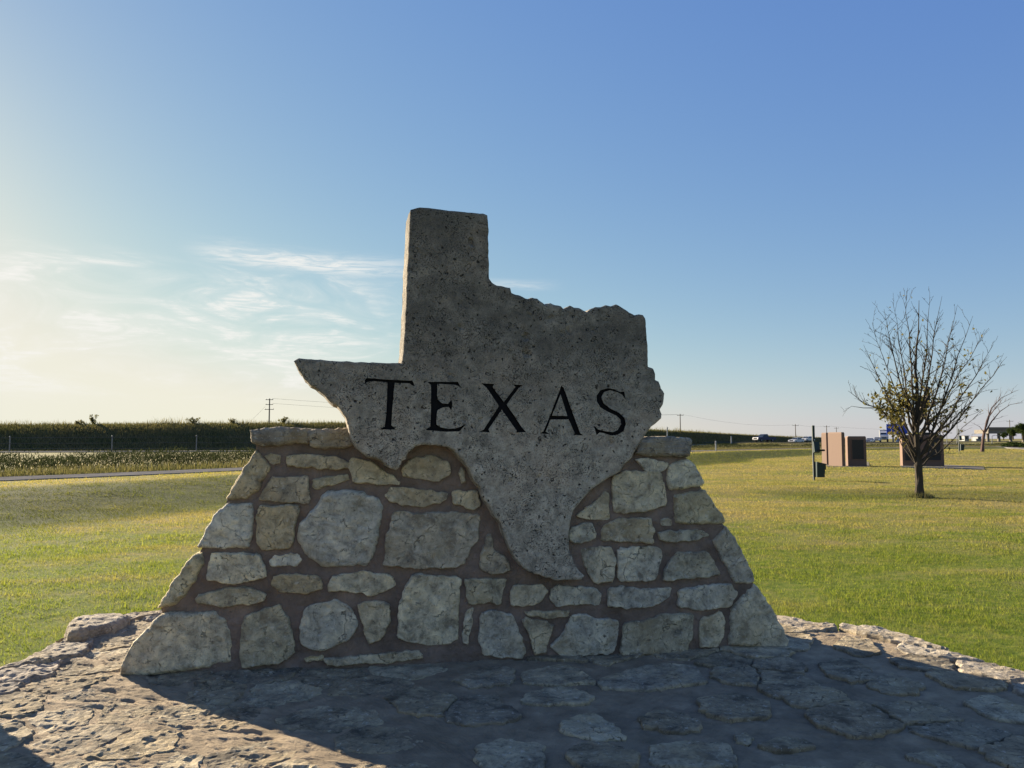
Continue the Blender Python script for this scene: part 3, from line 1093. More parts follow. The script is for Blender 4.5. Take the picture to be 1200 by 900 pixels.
def build_core():
    rnd = np.random.default_rng(3)
    b = resample(CORE_UV, 0.05, 0.004, 2.0)
    P, T, b = cdt_fill(b, [0.008, 0.022], 0.024, rnd)
    d = poly_dist(P, b)
    w = 0.006 + 0.012 * fbm(P[:, 0] * 6, P[:, 1] * 6, 3, 4) + 0.012 * fbm(P[:, 0] * 22, P[:, 1] * 22, 6, 4, 0.65) - 0.022 * (1 - sstep(0, 0.022, d))
    V = np.column_stack([P, w])
    nv = len(V)
    back = V.copy(); back[:, 2] = -core_depth(V[:, 1])
    back[:, 0] -= 0.05 * (back[:, 0] < 2.3)
    F = [tuple(t) for t in T] + [tuple(nv + i for i in t[::-1]) for t in T]
    F += [(e[1], e[0], nv + e[0], nv + e[1]) for e in border_edges(T)]
    obj('mortar_core', WALL.world(np.concatenate([V, back])), F, M['mortar'], MONUMENT)


build_core()
for i, (poly, kind) in enumerate(STONES):
    uv = np.array([WALL.uv(*p, off=0.02) for p in poly])
    size = math.sqrt(abs(area2(uv)))
    uv = uv.mean(0) + (uv - uv.mean(0)) * (1 + 0.024 / max(0.1, size))
    kw = dict(proud=0.030, rad=0.009, skirt=0.04, rough=0.018, corner=0.09, tilt=0.05, jit=0.015, step=0.014, grid=0.024)
    mat = M['stone']
    if kind == 'E':
        kw.update(rad=0.028, skirt=0.26, proud=0.035, corner=0.06)
    elif kind == 'C':
        kw.update(rad=0.030, skirt=0.43, proud=0.055, rough=0.016, layered=0.006, corner=0.12); mat = M['cap']
    elif kind == 'R':
        kw.update(proud=0.040, rough=0.022, rad=0.03)
    elif kind == 'L':
        kw.update(layered=0.012)
    if size < 0.11:
        kw.update(rad=0.010, grid=0.02, proud=0.022)
    V, F = stone_geo(uv, seed=i + 1, **kw)
    obj('stone', WALL.world(V), F, mat, MONUMENT)


# stones on the two sloping ends and the back of the base
def end_stones(edge_uv, outward, seed):
    """edge_uv: silhouette of one end from bottom to top (u, v); stones laid along the slope behind the corner stones"""
    rnd = random.Random(seed)
    e = np.array(edge_uv)
    L = np.concatenate([[0], np.cumsum(np.hypot(*np.diff(e, axis=0).T))])
    s = 0.05
    k = 0
    while s < L[-1] - 0.12:
        h = min(rnd.uniform(0.16, 0.34), L[-1] - s - 0.03)
        w0 = 0.30
        vmid = np.interp(s + h / 2, L, e[:, 1])
        end = float(core_depth(vmid)) - 0.03
        while w0 < end - 0.12:
            wd = min(rnd.uniform(0.20, 0.40), end - w0)
            j = lambda: rnd.uniform(-0.02, 0.02)
            poly = np.array([(w0 + j(), s + j()), (w0 + wd - 0.04 + j(), s + j()), (w0 + wd - 0.04 + j(), s + h - 0.04 + j()), (w0 + wd / 2, s + h - 0.03 + j()), (w0 + j(), s + h - 0.04 + j())])
            V, F = stone_geo(poly, 0.02, 0.02, 0.06, 900 + seed * 50 + k, step=0.05, grid=0.07, rough=0.010)
            k += 1
            uu = np.interp(V[:, 1], L, e[:, 0]); vv = np.interp(V[:, 1], L, e[:, 1])
            du = np.interp(V[:, 1] + 0.05, L, e[:, 0]) - np.interp(V[:, 1] - 0.05, L, e[:, 0])
            dv = np.interp(V[:, 1] + 0.05, L, e[:, 1]) - np.interp(V[:, 1] - 0.05, L, e[:, 1])
            ln = np.maximum(1e-6, np.hypot(du, dv))
            nu, nv_ = dv / ln, -du / ln
            if outward < 0: nu, nv_ = -dv / ln, du / ln
            W = np.column_stack([uu + nu * V[:, 2], vv + nv_ * V[:, 2], -V[:, 0]])
            FF = F if outward > 0 else [f[::-1] for f in F]
            obj('stone', WALL.world(W), FF, M['stone'], MONUMENT)
            w0 += wd
        s += h


end_stones(CORE_UV[:13], -1, 1)
end_stones(CORE_UV[::-1][:10], 1, 2)

# ---- the map-shaped slab
TEXAS = [(481, 245), (492, 242.3), (506, 243.5), (520, 245.2), (545, 248), (566, 250), (571, 252), (572.5, 262), (572.8, 290), (573.6, 326), (577, 331), (582, 334), (590, 335.5), (598, 337), (599.5, 343), (605, 345), (610, 346),
         (616, 349.5), (620, 350), (624, 348.5), (630, 349.5), (634, 353), (639, 357), (642, 355.5), (646, 354.8), (651, 357), (658, 358.5), (661, 362), (664, 360), (668, 357.5), (673, 360), (679, 360.5), (684, 363), (688, 365.5), (692, 362), (698, 359), (704, 359.5), (710, 357.5),
         (716, 358.5), (722, 356.6), (727, 359), (732, 361.5), (738, 366), (744, 369), (749, 368.5), (754, 369), (756.5, 373), (758, 385), (759, 398), (759.5, 415), (760, 430), (766, 432), (768.5, 438), (768.5, 445), (773, 447), (775, 455), (779, 461), (779, 467), (777, 474), (773.5, 480), (776, 485), (775.5, 490),
         (762, 502), (756, 511), (748, 523), (740, 537), (731.7, 545), (726.7, 553), (718, 558), (708, 563), (700, 569), (693, 575), (681.7, 586), (673, 598), (668.5, 611.7), (667, 626.7), (667.5, 645), (673, 660), (680, 670), (685, 675), (681.7, 679), (673, 680), (660, 680.3),
         (650, 681), (645, 677.5), (639, 677), (633, 674), (626, 673), (620, 670), (613, 665), (608, 660), (603, 653), (598, 645), (593.7, 634.6), (590, 625), (588, 615.8), (584, 610), (578.6, 604.4), (575, 597), (571, 591), (567, 586), (564.5, 579.9), (563.5, 572), (556, 564.8), (552, 556), (550, 549.7),
         (541, 538), (533, 529.8), (525.8, 524), (519, 523.5), (510.7, 522), (499, 521), (492, 522.5), (486, 524), (482, 528), (478.5, 530), (475.7, 538.3), (471, 540), (468, 547.8), (464, 550.6), (457.8, 548.7), (453, 545.5), (448, 541), (439, 536.4), (434, 535.8), (429.4, 534.5), (424, 531), (418, 526),
         (413, 518), (409, 506), (408, 498), (406, 492), (402, 484), (399, 480), (396, 476), (391, 474), (386, 470), (381, 464), (376, 460), (370, 454.5), (364, 452), (360, 448), (356, 444), (353.5, 438), (350, 434), (347, 428), (344, 423), (350, 420), (383, 422), (416, 424), (450, 425), (471, 425.5), (474, 390), (477.5, 310)]
c6 = lambda L: [(400 + x / 6, 420 + y / 6) for x, y in L]
c7 = lambda L: [(580 + x / 5.714, 420 + y / 5.714) for x, y in L]
LETTERS = {
    'T': [c6([(165, 150), (180, 138), (350, 150), (460, 155), (500, 155), (518, 195), (500, 190), (480, 175), (375, 170), (365, 280), (355, 400), (352, 470), (385, 500), (330, 500), (265, 500), (305, 480), (315, 400), (322, 280), (325, 168), (230, 160), (185, 165), (165, 178)])],
    'E': [c6([(605, 165), (700, 165), (820, 165), (845, 210), (825, 195), (800, 185), (675, 178), (672, 260), (680, 290), (710, 315), (750, 320), (775, 290), (782, 320), (775, 365), (755, 340), (710, 345), (675, 365), (668, 420), (670, 465), (700, 485), (750, 495), (800, 492), (840, 480), (878, 460), (830, 512), (740, 516), (600, 505), (595, 498), (625, 480), (630, 380), (632, 270), (630, 185)])],
    'X': [[(564, 449), (579, 450), (577.5, 453.5), (590.5, 471), (604, 453.5), (601.5, 450.5), (612.4, 451.3), (608, 454.3), (593.8, 474), (611, 500), (616.5, 506.3), (605, 507), (605.5, 504.5), (588, 480), (572.5, 503), (574, 506.7), (561.7, 506), (567, 503), (585, 475.5), (570, 454), (567, 451.5)]],
    'A': [c7([(445, 182), (460, 195), (515, 350), (570, 500), (592, 515), (525, 513), (535, 500), (492, 408), (370, 410), (340, 490), (368, 508), (300, 502), (325, 488), (380, 355), (430, 225)]),
          c7([(440, 240), (382, 384), (484, 386)])],
    'S': [c7([(866, 222), (875, 275), (855, 245), (820, 225), (770, 213), (732, 225), (714, 260), (727, 298), (772, 335), (832, 365), (867, 400), (877, 440), (862, 485), (822, 512), (780, 516), (730, 500), (700, 495), (680, 515), (662, 448), (690, 475), (740, 488), (790, 494), (822, 478), (845, 440), (840, 408), (815, 383), (757, 358), (706, 327), (681, 287), (681, 250), (706, 213), (758, 198), (800, 207), (840, 226)])],
}
SYAW = WALL_YAW + math.radians(3.0)
piv = WALL.p0 + WU * WALL.uv(770, 500)[0] + WALL.n * 0.05
SLAB = Plane((piv.x, piv.y, 0), Vector((math.cos(SYAW), math.sin(SYAW), 0)))


def build_slab():
    rnd = np.random.default_rng(8)
    uv = np.array([SLAB.uv(*p) for p in TEXAS])
    b = resample(uv, 0.02, 0.005, 4.0)
    loops, owner = [], []
    for nm, lp in LETTERS.items():
        for l in lp:
            q = np.array([SLAB.uv(*p) for p in l])
            q = resample(q, 0.02, 0.0018, 7.0)
            if area2(q) < 0: q = q[::-1]
            loops.append(q); owner.append(nm)
    P, T, b = cdt_fill(b, [0.004, 0.011, 0.02], 0.024, rnd, loops)
    cen = P[T].mean(1)
    inlet = np.zeros(len(T), bool)
    tri_letter = np.array([''] * len(T), dtype=object)
    for nm in LETTERS:
        par = np.zeros(len(T), bool)
        for q, on in zip(loops, owner):
            if on == nm:
                par ^= inside(cen, q)
        tri_letter[par] = nm
        inlet |= par
    d = poly_dist(P, b)
    t = np.clip(d / 0.02, 0, 1)
    w = -0.012 * (1 - np.sqrt(np.clip(1 - (1 - t) ** 2, 0, 1)))
    w = w + 0.006 * fbm(P[:, 0] * 3, P[:, 1] * 3, 4, 4) + 0.003 * fbm(P[:, 0] * 22, P[:, 1] * 22, 2, 3)
    # larger solution holes
    dl = np.min([poly_dist(P, q) for q in loops], axis=0)
    for px, py, r, dp in [(617, 394, 0.030, 0.022), (618, 414, 0.036, 0.024), (608, 420, 0.02, 0.012), (552, 284, 0.03, 0.018), (666, 388, 0.025, 0.014), (563, 492, 0.025, 0.014), (716, 518, 0.03, 0.016), (390, 452, 0.022, 0.010),
                          (527, 440, 0.018, 0.008), (660, 400, 0.015, 0.014), (646, 372, 0.03, 0.010), (540, 384, 0.014, 0.014), (706, 437, 0.024, 0.008), (583, 450, 0.012, 0.012), (700, 410, 0.015, 0.014), (545, 298, 0.012, 0.012), (632, 560, 0.02, 0.01), (612, 620, 0.016, 0.012)] + \
            [(rnd.uniform(420, 770), rnd.uniform(250, 660), rnd.uniform(0.012, 0.022), 0.009) for _ in range(70)]:
        c = np.array(SLAB.uv(px, py))
        q = P - c
        ang = rnd.uniform(0, math.pi); ca, sa = math.cos(ang), math.sin(ang)
        e = np.hypot(q[:, 0] * ca + q[:, 1] * sa, (-q[:, 0] * sa + q[:, 1] * ca) * rnd.uniform(1.1, 2.0)) / r
        w = w - dp * (1 - sstep(0.45, 1.0, e)) * sstep(0.0, 0.02, dl) * sstep(0, 0.03, d)
    V = np.column_stack([P, w])
    nv = len(V)
    be = border_edges(T)
    Tf = T[~inlet]
    F = [tuple(x) for x in Tf]
    # rough broken sides leaning outwards to the back on the side of the sun, then the back face
    ids = sorted({i for e in be for i in e})
    rows = []
    for k, (dep, sh) in enumerate(((0.05, 0.002), (0.12, 0.005), (0.20, 0.008), (0.29, 0.010))):
        r = V[ids].copy()
        r[:, 2] -= dep
        r[:, 0] -= sh
        jx = fbm(V[ids][:, 0] * 8, V[ids][:, 1] * 8, 20 + k * 3.1, 3)
        jy = fbm(V[ids][:, 0] * 8, V[ids][:, 1] * 8, 50 + k * 3.1, 3)
        straight = (V[ids][:, 1] > SLAB.uv(480, 430)[1]) & (V[ids][:, 0] < SLAB.uv(560, 340)[0])
        amp = np.where(straight, 0.004, 0.014)
        r[:, 0] += amp * jx; r[:, 1] += amp * jy
        rows.append(r)
    allV = np.concatenate([V] + rows)
    mp0 = {k: k for k in ids}
    for k in range(4):
        mp1 = {i: nv + k * len(ids) + j for j, i in enumerate(ids)}
        F += [(e[1], e[0], mp0[e[0]], mp0[e[1]]) if False else (mp0[e[1]], mp0[e[0]], mp1[e[0]], mp1[e[1]]) for e in be]
        mp0 = mp1
    # back cap
    back = V.copy(); back[:, 2] = -0.30; back[:, 0] -= 0.010
    nb = len(allV)
    allV = np.concatenate([allV, back])
    F += [tuple(nb + i for i in x[::-1]) for x in T]
    slab = obj('map_slab', SLAB.world(allV), F, M['map'], MONUMENT)
    slab['label'] = 'grey shell limestone slab cut to the outline of Texas'
    for nm in LETTERS:
        tt = T[tri_letter == nm]
        if not len(tt): continue
        vid = sorted(set(tt.ravel().tolist())); mp = {a: i for i, a in enumerate(vid)}
        fl = V[vid].copy(); fl[:, 2] -= 0.020
        bor = border_edges(tt)
        topids = sorted({i for e in bor for i in e}); mt = {a: len(vid) + i for i, a in enumerate(topids)}
        tv = V[topids].copy(); tv[:, 2] -= 0.0005
        FF = [tuple(mp[i] for i in x) for x in tt]
        FF += [(mp[e[0]], mp[e[1]], mt[e[1]], mt[e[0]]) for e in bor]
        lo = obj('letter', SLAB.world(np.concatenate([fl, tv])), FF, M['letter'], slab)
        lo['label'] = 'black incised capital letter ' + nm


build_slab()


# ------------------------------------------------------------------ flagstones of the platform
def chop(poly, p, n):
    out = []
    for a, b in zip(poly, poly[1:] + poly[:1]):
        da, db = (a - p).dot(n), (b - p).dot(n)
        if da <= 0: out.append(a)
        if (da < 0 < db) or (db < 0 < da):
            out.append(a + (b - a) * (da / (da - db)))
    return out


FLAGS = [[(890, 872), (905, 862), (925, 858), (950, 864), (956, 871), (935, 876), (910, 878)],
         [(1060, 882), (1088, 872), (1115, 882), (1138, 898), (1105, 894)],
         [(672, 872), (695, 867), (720, 870), (750, 880), (748, 897), (735, 906), (690, 904), (668, 890), (662, 880)],
         [(555, 872), (590, 864), (640, 870), (636, 895), (625, 910), (570, 908), (560, 890)],
         [(760, 872), (800, 866), (850, 870), (866, 884), (862, 896), (800, 897), (762, 894)],
         [(860, 858), (872, 853), (884, 860), (876, 868), (862, 866)],
         [(960, 775), (985, 770), (1015, 778), (1030, 795), (1000, 800), (965, 790)],
         [(748, 838), (775, 828), (800, 832), (818, 842), (822, 854), (790, 856), (755, 850)],
         [(615, 812), (660, 803), (695, 812), (690, 822), (640, 826), (612, 822)],
         [(655, 845), (690, 834), (720, 846), (735, 862), (700, 866), (660, 856)],
         [(1018, 793), (1045, 788), (1085, 800), (1075, 812), (1040, 812), (1018, 804)],
         [(815, 816), (860, 808), (905, 818), (902, 836), (860, 842), (825, 836)],
         [(700, 790), (760, 775), (815, 778), (830, 796), (780, 804), (705, 804)],
         [(530, 795), (575, 778), (605, 782), (600, 800), (550, 806)],
         [(610, 788), (660, 776), (680, 782), (700, 796), (650, 802), (612, 798)],
         [(990, 745), (1020, 748), (1035, 765), (1005, 768), (975, 757)],
         [(320, 838), (375, 826), (440, 832), (450, 845), (390, 856), (330, 850)],
         [(390, 862), (430, 846), (480, 850), (500, 866), (455, 882), (395, 880)],
         [(1125, 820), (1160, 812), (1215, 830), (1215, 846), (1160, 838)]]
FLAG_UV = [[Vector(on_z(px, py, PLAT_Z + 0.01).xy) for px, py in f] for f in FLAGS]


def build_flags():
    rnd = random.Random(21)
    seeds = []
    for i, f in enumerate(FLAG_UV):
        c = sum(f, Vector((0, 0))) / len(f)
        seeds.append((c, i))
        seeds += [(c + (p - c) * 0.72, i) for p in f]
    base_n = len(seeds)
    # rim stones
    a = -math.pi
    while a < math.pi:
        r = float(plat_r(np.array([a]))[0])
        wd = rnd.uniform(0.10, 0.16)
        q = PC + Vector((math.sin(a), math.cos(a))) * (r - rnd.uniform(0.16, 0.22))
        seeds.append((q, 'rim')); a += wd
    tries = 0
    while tries < 5000:
        tries += 1
        p = Vector((rnd.uniform(-3.8, 3.8), rnd.uniform(-0.5, 7.3)))
        aa = math.atan2(p.x - PC.x, p.y - PC.y)
        if (p - PC).length > float(plat_r(np.array([aa]))[0]) - 0.42: continue
        gap = 0.30 if p.y > 2.5 else 0.42
        if any((p - s).length < gap * (0.75 + 0.5 * ((i * 7919) % 13) / 13) for i, (s, k) in enumerate(seeds)): continue
        seeds.append((p, 'flag'))
    wall_poly = np.array([tuple((WALL.world(np.array([[u, 0, w]])))[0][:2]) for u, w in ((0.05, -0.02), (CORE_UV[-1, 0] - 0.05, -0.02), (CORE_UV[-1, 0] - 0.05, -0.5), (0.05, -0.5))])
    polys = []
    for i, f in enumerate(FLAG_UV):
        polys.append((np.array([tuple(p) for p in f]), 'flag'))
    for i, (s, k) in enumerate(seeds):
        if not isinstance(k, str): continue
        if k == 'flag' and rnd.random() < 0.05: continue
        cell = [s + Vector(v) for v in ((-1, -1), (1, -1), (1, 1), (-1, 1))]
        for j, (q, _) in enumerate(seeds):
            if j == i or (q - s).length > 2.0 or (q - s).length < 1e-4: continue
            n = (q - s).normalized()
            cell = chop(cell, (s + q) / 2 - n * rnd.uniform(0.004, 0.018), n)
            if len(cell) < 3: break
        if len(cell) < 3: continue
        pts = np.array([tuple(p) for p in cell])
        # keep inside the platform
        ang = np.arctan2(pts[:, 0] - PC.x, pts[:, 1] - PC.y)
        rr = np.hypot(pts[:, 0] - PC.x, pts[:, 1] - PC.y)
        lim = plat_r(ang) + (0.02 if k == 'rim' else -0.05)
        sc = np.minimum(1, lim / np.maximum(rr, 1e-6))
        pts = np.array([[PC.x, PC.y]]) + (pts - np.array([[PC.x, PC.y]])) * sc[:, None]
        if abs(area2(pts)) < 0.012: continue
        if inside(np.array([tuple(s)]), wall_poly)[0]: continue
        polys.append((pts, k))
    for i, (pts, k) in enumerate(polys):
        near = pts[:, 1].max() > 3.0
        pr = rnd.uniform(-0.003, 0.006) + (0.012 if k == 'rim' else 0)
        if k == 'flag':
            pr += -0.003 if pts[:, 0].mean() < -0.6 else 0.007
        try:
            V, F = stone_geo(pts, pr, 0.009 if k == 'flag' else 0.018, 0.05, 300 + i, step=0.03 if near else 0.07, grid=(0.020 if pts[:, 0].mean() < 0.2 else 0.026) if near else 0.10,
                             jit=0.030, rough=0.007 if k == 'flag' else 0.014, corner=0.07, tilt=0.02)
        except Exception:
            continue
        W = V.copy()
        ww = fbm(V[:, 0] * 1.3, V[:, 1] * 1.3, 5, 3)
        W[:, 2] = PLAT_Z + 0.016 * ww + V[:, 2] + 0.85 * (rough_bed(V[:, 0], V[:, 1]) - 0.016 * ww) * (V[:, 2] > -0.045)
        obj('flagstone', W, F, M['flag'] if k == 'flag' else M['rim'], PLATFORM)


build_flags()
# a thick ledge stone standing proud at the far corner of the platform
lp = np.array([tuple(on_z(px, py, PLAT_Z + 0.05).xy) for px, py in ((76, 742), (80, 728), (105, 721), (140, 719), (156, 722), (140, 731), (110, 738), (92, 744))])
V, F = stone_geo(lp, 0.075, 0.05, 0.14, 777, step=0.025, grid=0.03, jit=0.012, rough=0.02, layered=0.01)
V[:, 2] += PLAT_Z
obj('flagstone', V, F, M['rim'], PLATFORM)


# ------------------------------------------------------------------ grass and weeds
def set_tint(o, vals):
    a = o.data.attributes.new('tint', 'FLOAT', 'POINT')
    a.data.foreach_set('value', np.asarray(vals, np.float32))


def blades(name, P, H, W, mat, lean=0.35, parent=None, tint=None, seed=1):
    """one tapering blade per point"""
    r = np.random.default_rng(seed)
    n = len(P)
    a = r.uniform(0, 2 * math.pi, n)
    side = np.stack([np.cos(a), np.sin(a), np.zeros(n)], 1) * (W[:, None] / 2)
    b = r.uniform(0, 2 * math.pi, n)
    ln = r.uniform(0.05, lean, n) * H
    tip = np.stack([np.cos(b) * ln, np.sin(b) * ln, H], 1)
    V = np.empty((n * 3, 3))
    base = P - np.array([0, 0, 0.01])
    V[0::3] = base - side; V[1::3] = base + side; V[2::3] = base + tip
    F = np.arange(n * 3).reshape(n, 3)
    o = obj(name, V, F, mat, parent)
    t = r.random(n) if tint is None else tint
    set_tint(o, np.repeat(t, 3))
    return o


def leaf_cloud(name, P, S, mat, parent=None, seed=1, flat=0.5, local=False, elong=1.7, tint=None):
    """small folded leaf (two triangles) at every point"""
    r = np.random.default_rng(seed)
    n = len(P)
    d = r.normal(size=(n, 3)); d[:, 2] *= flat
    d /= np.linalg.norm(d, axis=1)[:, None]
    e = r.normal(size=(n, 3))
    e -= (e * d).sum(1)[:, None] * d
    e /= np.linalg.norm(e, axis=1)[:, None]
    u = np.cross(d, e)
    V = np.empty((n * 4, 3))
    S = S[:, None]
    V[0::4] = P - d * S * elong / 2
    V[1::4] = P + e * S / 2 + u * S * 0.15
    V[2::4] = P + d * S * elong / 2
    V[3::4] = P - e * S / 2 + u * S * 0.15
    k = np.arange(n)[:, None] * 4
    F = np.concatenate([k + np.array([[0, 1, 2]]), k + np.array([[0, 2, 3]])], 0)
    o = obj(name, V, F, mat, parent, local=local)
    set_tint(o, np.repeat(r.random(n) if tint is None else tint, 4))
    return o


def in_view(x, y, margin=60):
    px = CX + FPX * x / np.maximum(0.1, y)
    return (y > 1.0) & (px > -margin) & (px < 1200 + margin)


def off_platform(x, y, pad=0.0):
    a = np.arctan2(x - PC.x, y - PC.y)
    return np.hypot(x - PC.x, y - PC.y) > plat_r(a) + pad


def lawn():
    r = np.random.default_rng(77)
    Pn, Hn, Wn = [], [], []
    for r0, r1, dens, h, w in ((4.5, 9, 3600, 0.032, 0.0055), (9, 14, 1900, 0.033, 0.008), (14, 22, 900, 0.036, 0.012), (22, 38, 400, 0.038, 0.016), (38, 70, 110, 0.045, 0.030), (70, 110, 24, 0.05, 0.07)):
        area = (r1 * r1 - r0 * r0) * 0.80
        n = int(area * dens)
        rr = np.sqrt(r.uniform(r0 * r0, r1 * r1, n)); aa = r.uniform(-0.80, 0.80, n)
        x, y = rr * np.sin(aa), rr * np.cos(aa)
        ok = (y > 1.0) & off_platform(x, y, 0.02) & (path_d(x, y) < -1.25)
        x, y = x[ok], y[ok]
        patch = fbm(x * 1.6, y * 1.6, 3, 3)
        keep = r.random(len(x)) < 0.85 + 0.35 * patch
        x, y, patch = x[keep], y[keep], patch[keep]
        z = ground_h(x, y)
        hh = h * (0.55 + 0.9 * r.random(len(x))) * (1.0 + 0.45 * patch) * (1 + 1.2 * (r.random(len(x)) > 0.985))
        # longer, untrimmed growth along the platform edge
        edge = np.clip(1 - (np.hypot(x - PC.x, y - PC.y) - plat_r(np.arctan2(x - PC.x, y - PC.y))) / 0.5, 0, 1)
        hh *= 1 + 0.7 * edge * (r.random(len(x)) ** 2)
        Pn.append(np.stack([x, y, z], 1)); Hn.append(hh); Wn.append(w * (0.7 + 0.6 * r.random(len(x))))
    P, H, W = np.concatenate(Pn), np.concatenate(Hn), np.concatenate(Wn)
    o = blades('lawn_grass', P, H, W, M['blade'], 0.9, seed=5)
    set_attr(o, 'green_and_shade', np.repeat(green_and_shade(P[:, 0], P[:, 1]), 3))
    tag(o, 'short mown lawn grass with dry yellow patches around the platform', 'grass', None, 'stuff')


lawn()


def strip_points(r, n, d0, d1, x0=-40, x1=110):
    """random points between two distances beyond the footpath, thinning with distance"""
    t = r.random(n)
    x = x0 + (x1 - x0) * t ** 1.6
    d = r.uniform(d0, d1, n)
    s = (path_y(x + 1.5) - path_y(x - 1.5)) / 3.0
    y = path_y(x) + d * np.sqrt(1 + s * s)
    ok = in_view(x, y, 420)
    return x[ok], y[ok], d[ok]


def verge_and_weeds():
    r = np.random.default_rng(31)
    x, y, d = strip_points(r, 90000, 1.2, 3.4)
    h = (0.12 + 0.30 * r.random(len(x)) ** 1.5) * (0.4 + 0.6 * np.clip((d - 1.1) / 1.2, 0, 1))
    o = blades('verge_grass', np.stack([x, y, np.full(len(x), PATH_Z)], 1), h, 0.02 + 0.02 * r.random(len(x)), M['bank_blade'], 0.5, seed=6)
    tag(o, 'ragged pale verge grass along the far edge of the footpath', 'grass', None, 'stuff')
    # seed heads
    x, y, d = strip_points(r, 5200, 1.4, 4.2)
    hz = PATH_Z + 0.16 + 0.34 * r.random(len(x)) + 0.2 * sstep(2.5, 5, d)
    o = leaf_cloud('seed_heads', np.stack([x, y, hz], 1), 0.016 + 0.024 * r.random(len(x)), M['seed'], seed=8, flat=3.0, elong=2.6)
    tag(o, 'pale feathery seed heads standing in the roadside weeds', 'seed heads', None, 'stuff')
    # dense weed belt
    x, y, d = strip_points(r, 200000, 3.0, 10.5)
    env = sstep(3.0, 4.8, d) * np.clip(0.60 + 0.7 * fbm(x * 0.3, y * 0.3, 2, 4) + 0.15 * fbm(x * 2.2, y * 2.2, 6, 2), 0.2, 1.2) * np.where(x > 10, 0.8, 1.0)
    z = PATH_Z + 0.80 * env * r.random(len(x)) ** 0.7
    o = leaf_cloud('weed_belt', np.stack([x, y, z], 1), 0.018 + 0.030 * r.random(len(x)), M['weed'], seed=9, flat=2.4, elong=5.0)
    tag(o, 'dense belt of dark green roadside weeds behind the footpath', 'weeds', None, 'stuff')


verge_and_weeds()


def bank_cover():
    r = np.random.default_rng(41)
    n = 200000
    i = r.uniform(0, len(BANK) - 1.001, n)
    tops = np.array([tuple(t) for t, _ in BANK]); dirs = np.array([tuple(d) for _, d in BANK])
    k = i.astype(int); f = (i - k)[:, None]
    T = tops[k] * (1 - f) + tops[k + 1] * f
    D = dirs[k]
    px = CX + FPX * T[:, 0] / T[:, 1]
    ok = px > -400
    T, D = T[ok], D[ok]; n = len(T)
    s = r.random(n) ** 0.8
    back = -11.0 * (1 - s)
    z = PATH_Z - 0.15 + (T[:, 2] - PATH_Z + 0.15) * (0.5 - 0.5 * np.cos(math.pi * s)) ** 0.9
    P = T + D * back[:, None]; P[:, 2] = z - 0.08
    crest = s > 0.94
    h = 0.16 + 0.30 * r.random(n) + crest * (0.30 + 0.9 * np.clip(fbm(P[:, 0] * 0.25, P[:, 1] * 0.25, 3, 3) + 0.2, 0, 1)) * r.random(n) ** 2.5
    o = blades('embankment_grass', P, h, 0.05 + 0.05 * r.random(n), M['bank_blade'], 0.7, seed=12)
    tag(o, 'rough uncut grass covering the long embankment', 'grass', None, 'stuff')
    # highway verge weeds
    n = 26000
    px = r.uniform(800, 1010, n)
    q = np.array([tuple(hw_at(p)) for p in px])
    q[:, 1] -= r.uniform(8.2, 26, n)
    q[:, 0] = (px - CX) / FPX * q[:, 1]
    q[:, 2] = 0.15 + 0.40 * sstep(26, 9, hw_at(0).y * 0 + (np.array([hw_at(p).y for p in px]) - q[:, 1]))
    o = leaf_cloud('highway_weeds', q + np.stack([np.zeros(n), np.zeros(n), r.random(n) * (0.16 + 0.2 * fbm(q[:, 0] * 0.3, q[:, 1] * 0.1, 1, 3))], 1), 0.16 + 0.16 * r.random(n), M['bank_blade'], seed=14, flat=1.2, elong=2.0)
    tag(o, 'straw green weeds along the verge of the distant highway', 'weeds', None, 'stuff')


bank_cover()


# ------------------------------------------------------------------ trees
def bend(p0, p1, up, n=9, wob=0.0, rnd=random):
    """branch curve leaving p0 along 'up' and ending at p1"""
    c = p0 + up
    out = []
    for i in range(n):
        t = i / (n - 1)
        q = p0 * (1 - t) ** 2 + c * 2 * t * (1 - t) + p1 * t * t
        if 0 < i < n - 1:
            q = q + Vector((rnd.uniform(-1, 1), rnd.uniform(-1, 1), rnd.uniform(-1, 1))) * wob
        out.append(q)
    return out


def grow(mb, tips, pts, r0, level, rnd, maxl, ratio, dens):
    n = len(pts)
    L = sum((pts[i + 1] - pts[i]).length for i in range(n - 1))
    mb[min(level, len(mb) - 1)].tube(pts, [max(0.0035, r0 * (1 - 0.94 * (i / (n - 1)) ** 0.8)) for i in range(n)], 7 if level == 0 else (5 if level == 1 else 3), cap=False)
    for i in range(2 if level == 0 else 1, n):
        tips.append((pts[i], level, i / (n - 1)))
    if level >= maxl:
        return
    cnt = max(2, int(L * dens[level]))
    for c in range(cnt):
        t = rnd.uniform(0.22, 0.98)
        i = min(n - 2, int(t * (n - 1)))
        p = pts[i].lerp(pts[i + 1], t * (n - 1) - i)
        d = (pts[i + 1] - pts[i]).normalized()
        sd = Vector((rnd.uniform(-1, 1), rnd.uniform(-1, 1), rnd.uniform(-0.35, 0.8))).normalized()
        nd = (d * 0.80 + sd * 0.78 + Vector((0, 0, 0.06))).normalized()
        ln = L * ratio * rnd.uniform(0.45, 1.1) * (1.15 - 0.55 * t)
        e = p + nd * ln
        sub = bend(p, e, nd * ln * 0.4 + Vector((0, 0, 0.08 * ln)), 5, ln * 0.035, rnd)
        grow(mb, tips, sub, max(0.004, r0 * (1 - 0.8 * t) * 0.55), level + 1, rnd, maxl, ratio, dens)


